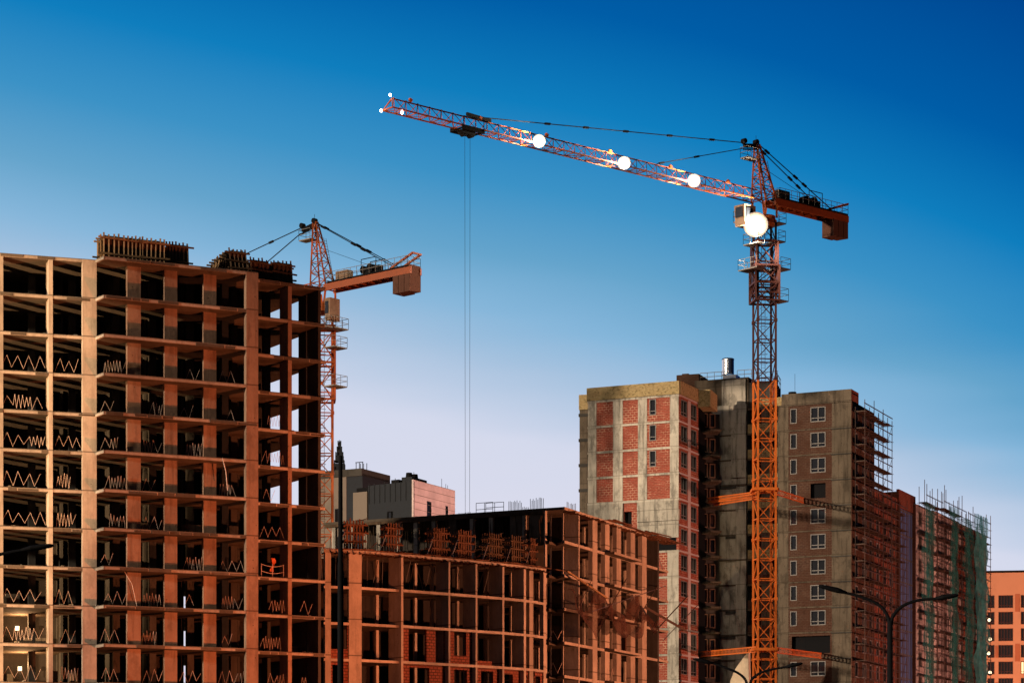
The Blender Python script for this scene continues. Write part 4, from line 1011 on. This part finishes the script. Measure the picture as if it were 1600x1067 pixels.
    def platform(s0, s1, t0, t1, z, rails=(1, 1, 1, 1), rh=1.1, nm='platform', m='rail'):
        mb = MB(); q = [J(s0, t0, z), J(s1, t0, z), J(s1, t1, z), J(s0, t1, z)]; mb.hexa([p - zv * .12 for p in q] + q)
        pp = mb.build(nm, M[m], o); mb = MB()
        for i in range(4):
            if not rails[i]: continue
            p, r_ = q[i], q[(i + 1) % 4]; L = (r_ - p).length; n = max(1, int(L / .9))
            for k in range(n + 1): v = p.lerp(r_, k / n); mb.beam(v, v + zv * rh, .045)
            for k in (.5, 1): mb.beam(p + zv * rh * k, r_ + zv * rh * k, .045)
        mb.build('railing', M['rail'], pp)
    platform(apex + .25, apex + 2.0, -.55, .55, top - 1.75, (1, 1, 1, 0))
    # counter jib
    mb = MB()
    for t in (-.75, .75): q = [J(-cl, t - .12, -.05), J(-.9, t - .12, -.05), J(-.9, t + .12, -.05), J(-cl, t + .12, -.05)]; mb.hexa(q + [p + zv * .72 for p in q])
    for k in range(10): mb.beam(J(-1.2 - k * 1.2, -.75, .1), J(-1.2 - k * 1.2, .75, .1), .12)
    mb.build('counter_jib', M['orange'], o)
    platform(-cl + .3, -1.4, -1.0, 1.0, .82, (1, 1, 1, 1), 1.0, 'walkway', 'black')
    mb = MB()
    for i, s in enumerate((-cl + .1, -cl + .95, -cl + 1.8)):
        q = [J(s, -.85, -1.9 if i else -1.8), J(s + .78, -.85, -1.9 if i else -1.8), J(s + .78, .85, -1.9), J(s, .85, -1.9)]; mb.hexa(q + [Vector((p.x, p.y, zj + .9)) for p in q])
    mb.build('counterweight', M['cwt'], o)
    mb = MB()
    for t in (-.6, .6): mb.beam(J(-cl + 3.2, t, .9), J(-cl - .1, t, 2.1), .2)
    mb.beam(J(-cl - .1, -.7, 2.1), J(-cl - .1, .7, 2.1), .18)
    mb.build('end_frame', M['orange'], o)
    mb = MB(); q0 = -7.6
    mb.tube(J(q0, -.6, 1.45), J(q0, .6, 1.45), .5, .5, 16); mb.beam(J(q0 - 1.2, 0, 1.35), J(q0 + 1.3, 0, 1.35), .7, .7)
    mb.tube(J(q0 + 1.2, -.4, 1.5), J(q0 + 1.2, .4, 1.5), .42, .42, 12)
    for s in (q0 - 1.1, q0 + 1.1): 
        for t in (-.7, .7): mb.beam(J(s, t, .85), J(s, t, 2.5), .07)
    for t in (-.7, .7): mb.beam(J(q0 - 1.1, t, 2.5), J(q0 + 1.1, t, 2.5), .07)
    mb.build('winch', M['black'], o)
    mb = MB(); q = [J(-3.9, -.7, .85), J(-2.1, -.7, .85), J(-2.1, .2, .85), J(-3.9, .2, .85)]; mb.hexa(q + [p + zv * 1.1 for p in q]); mb.build('electric_cabinet', M['cabm'], o)
    # ties / pendants
    rad = .05
    def pend(p, q, nm='pendant_bar', kn=(.3, .55, .8)):
        mb = MB(); mb.beam(p, q, rad * 1.6)
        for k in kn: v = p.lerp(q, k); d = (q - p).normalized(); mb.beam(v - d * .35, v + d * .35, .2)
        mb.build(nm, M['black'], o)
    pend(J(apex + 2.1, 0, top - .25), J(41, 0, Hh + .2), kn=(.13, .3, .47, .62, .76)); mb = MB(); mb.beam(J(39.5, 0, Hh + .12), J(42.6, 0, Hh + .22), .22, .3); mb.build('pendant_anchor', M['black'], o)
    pend(J(apex + 2.2, .1, top - .9), J(16.5, 0, Hh + .1), kn=(.55, .95))
    for t in (-.5, .5): pend(J(apex, t * .4, top), J(-cl + 2.6, t * 1.2, 1.0), kn=(.12, .5, .62))
    mb = MB(); mb.beam(J(.2, 0, top * .62), J(-7.4, 0, 1.8), .035); mb.build('hoist_rope', M['black'], o)
    # cab
    cs, ct, cz0, cz1, cwd = cab; q = [J(cs - cwd, ct - .75, cz0), J(cs + cwd * .8, ct - .75, cz0), J(cs + cwd * .8, ct + .75, cz0), J(cs - cwd, ct + .75, cz0)]
    q2 = [J(cs - cwd, ct - .75, cz1), J(cs + cwd, ct - .75, cz1), J(cs + cwd, ct + .75, cz1), J(cs - cwd, ct + .75, cz1)]
    mb = MB(); mb.hexa(q + q2); cb = mb.build('cab', M['cabm'], o)
    mb = MB()
    n_ = (q[1] - q[0]).normalized(); bb = b
    for p_, q_, off in ((q2[0], q2[1], -bb), (q2[3], q2[2], bb)):
        v0 = p_.lerp(q_, .3); v1 = p_.lerp(q_, .85); o1 = off * .02; o2 = off * .06; dz = zv * (cz1 - cz0)
        c_ = [v0 - dz * .7 + o1, v1 - dz * .7 + o1, v1 - dz * .7 + o2, v0 - dz * .7 + o2]; mb.hexa(c_ + [v + dz * .55 for v in c_])
    v = [q2[1].lerp(q2[2], k) - dz * .6 for k in (.15, .85)]; c_ = [v[0] + n_ * .01, v[1] + n_ * .01, v[1] + n_ * .05, v[0] + n_ * .05]; mb.hexa(c_ + [w + dz * .5 for w in c_])
    mb.build('cab_window', M['glass'], cb)
    for pl in plats: platform(*pl)
    # trolley
    if trolley:
        s = trolley; mb = MB()
        for t in (-.9, .9): mb.beam(J(s - 1.4, t, -.15), J(s + 1.4, t, -.15), .16, .4)
        for q in (-1.3, 0, 1.3): mb.beam(J(s + q, -.9, -.2), J(s + q, .9, -.2), .14)
        mb.beam(J(s - .7, 0, -.35), J(s + .9, 0, -.35), .8, .4); mb.tube(J(s - .4, -.3, -.45), J(s - .4, .3, -.45), .3, .3, 12); mb.tube(J(s + .5, -.3, -.45), J(s + .5, .3, -.45), .3, .3, 12)
        for q in (-1.3, 1.3): mb.beam(J(s + q, .95, -.2), J(s + q, .95, .9), .07)
        mb.beam(J(s - 1.3, .95, .9), J(s + 1.3, .95, .9), .06); mb.build('trolley', M['black'], o)
        for q in (-.42, .42):
            mb = MB(); mb.beam(J(s + q * .8, 0, -.5), J(s + q * .6, 0, -zj + 16), .032); mb.build('trolley_rope', M['black'], o)
        mb = MB(); mb.beam(J(s - .5, 0, -zj + 15.6), J(s + .5, 0, -zj + 15.6), .4, .9); mb.build('hook_block', M['orange'], o)
    for s, z, nx, nz, size, power in lamps:
        mid = J(s, 0, z); dirc = (Vector((0, 0, 2)) - mid).normalized(); rt = dirc.cross(zv).normalized(); upv = rt.cross(dirc).normalized()
        fr_ = MB(); off0 = -b * .0
        base = mid + dirc * 1.35
        R_ = nx
        for i in range(-R_, R_ + 1):
            for j in range(-R_, R_ + 1):
                if abs(i + j) > R_: continue
                p = base + rt * (i + j / 2) * size * .98 + upv * j * size * .85
                mb = MB(); mb.tube(p, p - dirc * .35, size * .5, size * .3, 28); hd = mb.build('floodlight_head', M['black'], o)
                outer = max(abs(i), abs(j), abs(i + j)) == R_
                ls = size * .24
                mb = MB(); mb.tube(p + dirc * .09, p + dirc * .075, ls, ls, 28); mb.build('lens', M['flood'], hd)
                for q_, (rr, mm) in enumerate(((.30, 'glow0'), (.38, 'glow1'), (.44, 'refl'), (.49, 'glow2'))):
                    mb = MB(); mb.tube(p + dirc * (.07 - .015 * q_), p + dirc * (.06 - .015 * q_), size * rr, size * rr, 28); mb.build('glow_ring', M[mm], hd)
        w = size * .5; fr_.beam(base - rt * w - dirc * .36, base + rt * w - dirc * .36, .08); fr_.beam(base - dirc * .36, mid, .08); fr_.build('floodlight_bracket', M['black'], o)
        l = bpy.data.lights.new('crane_floodlight', 'POINT'); l.energy = power; l.color = (1, .86, .66); l.shadow_soft_size = .3
        lo = bpy.data.objects.new('crane_floodlight', l); col.objects.link(lo); lo.location = base + dirc * .5 - zv * .1
    for (ax, ay, az_, aw) in ties:
        pass
    return o, J
o2, J2 = crane('tower_crane', 'lit orange tower crane with its long jib raised over the middle, four floodlights burning', P2(1194.5, 262).x, 262, 69.2, (-.7507, -.6606), 6.3, 2.0, math.radians(9), 50.0,
    (2.9, -.2, -2.9, -.7, .9),
    [(-2.6, 2.4, -2.4, -1.1, -1.9, (1, 1, 0, 1)), (-2.4, -1.2, -1.0, 1.0, -1.9, (1, 0, 1, 1)), (-2.3, -1.2, -1.0, 1.0, -3.9, (1, 0, 1, 1)), (1.2, 2.2, -1.1, 1.1, -4.6, (1, 1, 1, 0)), (1.2, 2.7, -1.4, 1.4, -7.4, (1, 1, 1, 0)), (-2.8, -1.2, -1.3, 1.3, -6.9, (1, 0, 1, 1)), (-2.9, -1.5, -.6, .9, -10.3, (1, 1, 1, 1), 1.3)],
    [(33.1, .65, 0, 0, 1.3, 9000), (21.3, .6, 0, 0, 1.35, 9000), (11.0, .6, 0, 0, 1.4, 9000), (1.4, -2.5, 0, 0, 2.7, 18000)], 42.5, [])
o1, J1 = crane('tower_crane', 'orange tower crane rising behind the tall frame roof, its counterweight pointing right', P2(505, 262).x, 262, 59.5, (-.755, .656), 7.9, 2.0, math.radians(6), 0,
    (-1.9, .5, -3.4, -1.0, .42),
    [(-2.6, 1.6, 1.1, 2.0, -4.2, (1, 1, 1, 1)), (-2.9, -1.1, -1.0, 1.0, -4.2, (1, 0, 1, 1)), (-2.7, -1.1, -1.0, 1.0, -6.2, (1, 0, 1, 1)), (-2.7, -1.1, -1.0, 1.0, -10.4, (1, 0, 1, 1))], [], 0, [], cl=13.9)
# climbing cage and ties of the lit crane
def cage(o, x, y, z0, z1, w, m, rot):
    ca, sa = math.cos(rot), math.sin(rot); h = w / 2; mb = MB()
    cs = [Vector((x + ca * i * h - sa * j * h, y + sa * i * h + ca * j * h, 0)) for i, j in ((-1, -1), (1, -1), (1, 1), (-1, 1))]; up = lambda p, z: Vector((p.x, p.y, z))
    for q in range(4):
        p, r_ = cs[q], cs[(q + 1) % 4]; mb.beam(up(p, z0), up(p, z1), .2)
        for z in (z0, (z0 + z1) / 2, z1): mb.beam(up(p, z), up(r_, z), .2)
        mb.beam(up(p, z0), up(r_, (z0 + z1) / 2), .11); mb.beam(up(r_, (z0 + z1) / 2), up(p, z1), .11)
    mb.build('climbing_frame', M[m], o)
cx2 = P2(1194.5, 262).x
cage(o2, cx2, 262, zy(472, 262), zy(418, 262), 2.65, 'dorange', math.radians(9)); cage(o2, cx2, 262, zy(460, 262), zy(380, 262), 2.4, 'dorange', math.radians(9))
cx1 = P2(505, 262).x; cage(o1, cx1, 262, zy(626, 262), zy(512, 262), 2.5, 'orange', math.radians(6))
def collar(o, x, y, z, w, m='orange'):
    mb = MB(); h = w / 2
    for p, q in (((-h, -h), (h, -h)), ((h, -h), (h, h)), ((h, h), (-h, h)), ((-h, h), (-h, -h))): mb.beam((x + p[0], y + p[1], z), (x + q[0], y + q[1], z), .3, .3)
    mb.build('collar', M[m], o)
def tie(o, p, q, w=.55):
    mb = MB(); p, q = Vector(p), Vector(q); d = (q - p); L = d.length; up = Vector((0, 0, w / 2))
    mb.beam(p + up, q + up, .12); mb.beam(p - up, q - up, .12); n = max(2, int(L / .62))
    for i in range(n + 1): v = p.lerp(q, i / n); dn = d.normalized() * .12; mb.hexa([v - up - dn, v - up + dn, v - up + dn + Vector((0, .06, 0)), v - up - dn + Vector((0, .06, 0)), v + up - dn, v + up + dn, v + up + dn + Vector((0, .06, 0)), v + up - dn + Vector((0, .06, 0))])
    mb.build('tie_beam', M['mor'], o)
for pyc, l0, l1, r0, r1 in ((766, (1183, 772, 261), (1104, 782, 288), (1212, 768, 262), (1256, 782, 284.2)), (1015, (1181, 1014, 261), (1090, 1022, 287), (1212, 1015, 262), (1284, 1024, 283.4))):
    collar(o2, cx2, 262, zy(pyc, 262), 2.6, 'mor')
    tie(o2, P3(*l0), P3(*l1)); tie(o2, P3(*r0), P3(*r1))
    if pyc < 800: tie(o2, P3(1175, 776, 262), P3(1108, 787, 288))
# lit tarpaulin cone beside the crane foot
mb = MB(); cz = P3(1150, 1045, 275)
pl = [(1141, 1067 + 40), (1141, 1063), (1149, 1044), (1160, 1029), (1169, 1017), (1171, 1067 + 40)]
mb2 = [P3(a, b, 275) for a, b in pl]; k = len(mb.v); n = len(mb2); mb.v += [tuple(p) for p in mb2] + [tuple(p + Vector((.4, 1.6, 0))) for p in mb2]
mb.f.append(tuple(range(n))); mb.f.append(tuple(range(n, 2 * n))[::-1])
for i in range(n): j = (i + 1) % n; mb.f.append((i, i + n, j + n, j))
M['tarp'] = concrete('pale_tarpaulin', (.55, .46, .34), .5, .6)
simple('tarpaulin', mb, 'tarp', (cz.x, cz.y, 0), 'bright pale tarpaulin rising to a point left of the orange crane mast foot', 'tarpaulin')
l = bpy.data.lights.new('tarp_lamp', 'SPOT'); l.energy = 22000; l.color = (1, .72, .42); l.spot_size = math.radians(24); l.spot_blend = .5; l.shadow_soft_size = .3
lo = bpy.data.objects.new('tarp_lamp', l); col.objects.link(lo); lo.location = (26, 258, 6); dd = (cz - Vector((26, 258, 6))).normalized(); lo.rotation_euler = (-dd).to_track_quat('Z', 'Y').to_euler()
o = empty('floodlight_mast', (26, 258, 0), 'short floodlight mast aimed at the pale tarpaulin beside the crane foot', 'floodlight', 'site floodlight masts below the picture')
mb = MB(); mb.tube((26, 258, 0), (26, 258, 5.6), .1, .08); mb.beam((26, 258.3, 5.6), (26, 257.9, 5.9), .6, .4); mb.build('pole', M['black'], o)
# aviation and tip lamps at the jib end
tipm = emis('white_lamp', (.95, .97, 1), 30)
for s, t, z in ((52.1, 0, 1.45), (52.8, -.5, -.05), (51.0, .4, -.1)):
    mb = MB(); c = J2(s, t, z); mb.tube(c - Vector((0, .12, 0)), c + Vector((0, .12, 0)), .10, .10, 12); mb.build('tip_lamp', tipm, o2)
# ================================================================== STREET LAMPS
def head(mb, p, d, L):
    d = Vector(d).normalized(); up = Vector((0, 0, 1)); rt = d.cross(up).normalized(); up = rt.cross(d).normalized()
    prof = [(0, .05, .05), (.12, .10, .06), (.3, .16, .085), (.62, .17, .08), (.9, .14, .06), (1, .08, .03)]; k = len(mb.v); n = 10
    for t, w, h in prof:
        for i in range(n):
            a = 2 * math.pi * i / n; mb.v.append(tuple(Vector(p) + d * L * t + rt * math.cos(a) * w + up * (math.sin(a) * h * (1.0 if math.sin(a) > 0 else .7))))
    for s in range(len(prof) - 1):
        for i in range(n): j = (i + 1) % n; mb.f.append((k + s * n + i, k + s * n + j, k + (s + 1) * n + j, k + (s + 1) * n + i))
    mb.f.append(tuple(k + i for i in range(n))); mb.f.append(tuple(k + (len(prof) - 1) * n + i for i in range(n))[::-1])
def street_lamp(px, Z, pyf, arms, label, rp_=.075, pole_top=None):  # poles and heads coloured black to read as unlit silhouettes
    b0 = P2(px, Z); o = empty('street_lamp', (b0.x, b0.y, 0), label, 'street lamp', 'dark street lamps in front of the site')
    zf = zy(pyf, Z); mb = MB(); mb.tube((b0.x, b0.y, 0), (b0.x, b0.y, zf), rp_ * 1.5, rp_, 12); mb.tube((b0.x, b0.y, 0), (b0.x, b0.y, .5), rp_ * 2.4, rp_ * 2.0, 12); mb.build('pole', M['black'], o)
    for pts, hp in arms:
        P_ = [P3(a, c, Z) for a, c in pts]; fine = []
        for i in range(len(P_) - 1):        # Catmull-Rom
            p0, p1, p2, p3 = P_[max(0, i - 1)], P_[i], P_[i + 1], P_[min(len(P_) - 1, i + 2)]
            for q in range(5):
                t = q / 5; fine.append(.5 * ((2 * p1) + (p2 - p0) * t + (2 * p0 - 5 * p1 + 4 * p2 - p3) * t * t + (-p0 + 3 * p1 - 3 * p2 + p3) * t ** 3))
        fine.append(P_[-1]); mb = MB()
        for i, (a, c) in enumerate(zip(fine[:-1], fine[1:])):
            r_ = .055 - .02 * i / len(fine); mb.tube(a, c, r_, r_, 8)
        mb.build('arm', M['black'], o)
        mb = MB(); e1 = P3(*hp, Z); head(mb, P_[-1], e1 - P_[-1], (e1 - P_[-1]).length); mb.build('lamp_head', M['black'], o)
    return o
street_lamp(1390.5, 66, 970, [([(1390, 985), (1388, 965), (1374, 945), (1345, 932), (1322, 926)], (1279, 915)), ([(1392, 985), (1394, 965), (1408, 948), (1432, 938), (1462, 935)], (1497, 930))], 'larger double-armed dark street lamp in front of the scaffolded street')
street_lamp(1169.5, 88, 1072, [([(1169, 1085), (1166, 1064), (1155, 1052), (1135, 1043), (1115, 1036)], (1083, 1029)), ([(1170, 1085), (1173, 1064), (1184, 1053), (1202, 1046), (1226, 1042)], (1254, 1036))], 'smaller double-armed dark street lamp at the foot of the orange crane')
street_lamp(-45, 62, 885, [([(-45, 900), (-40, 885), (-25, 873), (8, 864), (34, 859)], (84, 852))], 'dark street lamp head reaching in from the left edge before the tall frame')
b0 = P2(532, 83); o = empty('lamp_pole', (b0.x, b0.y, 0), 'tall plain black pole standing in front of the curved frame, left of its shutters', 'pole')
mb = MB(); mb.tube((b0.x, b0.y, 0), (b0.x, b0.y, zy(880, 83)), .12, .10, 14); mb.build('pole', M['black'], o)
mb = MB(); mb.tube((b0.x, b0.y, zy(880, 83)), (b0.x, b0.y, zy(712, 83)), .085, .07, 14); mb.build('upper_pole', M['black'], o)
for oo in bpy.data.objects:
    if '_w' in oo: del oo['_w']
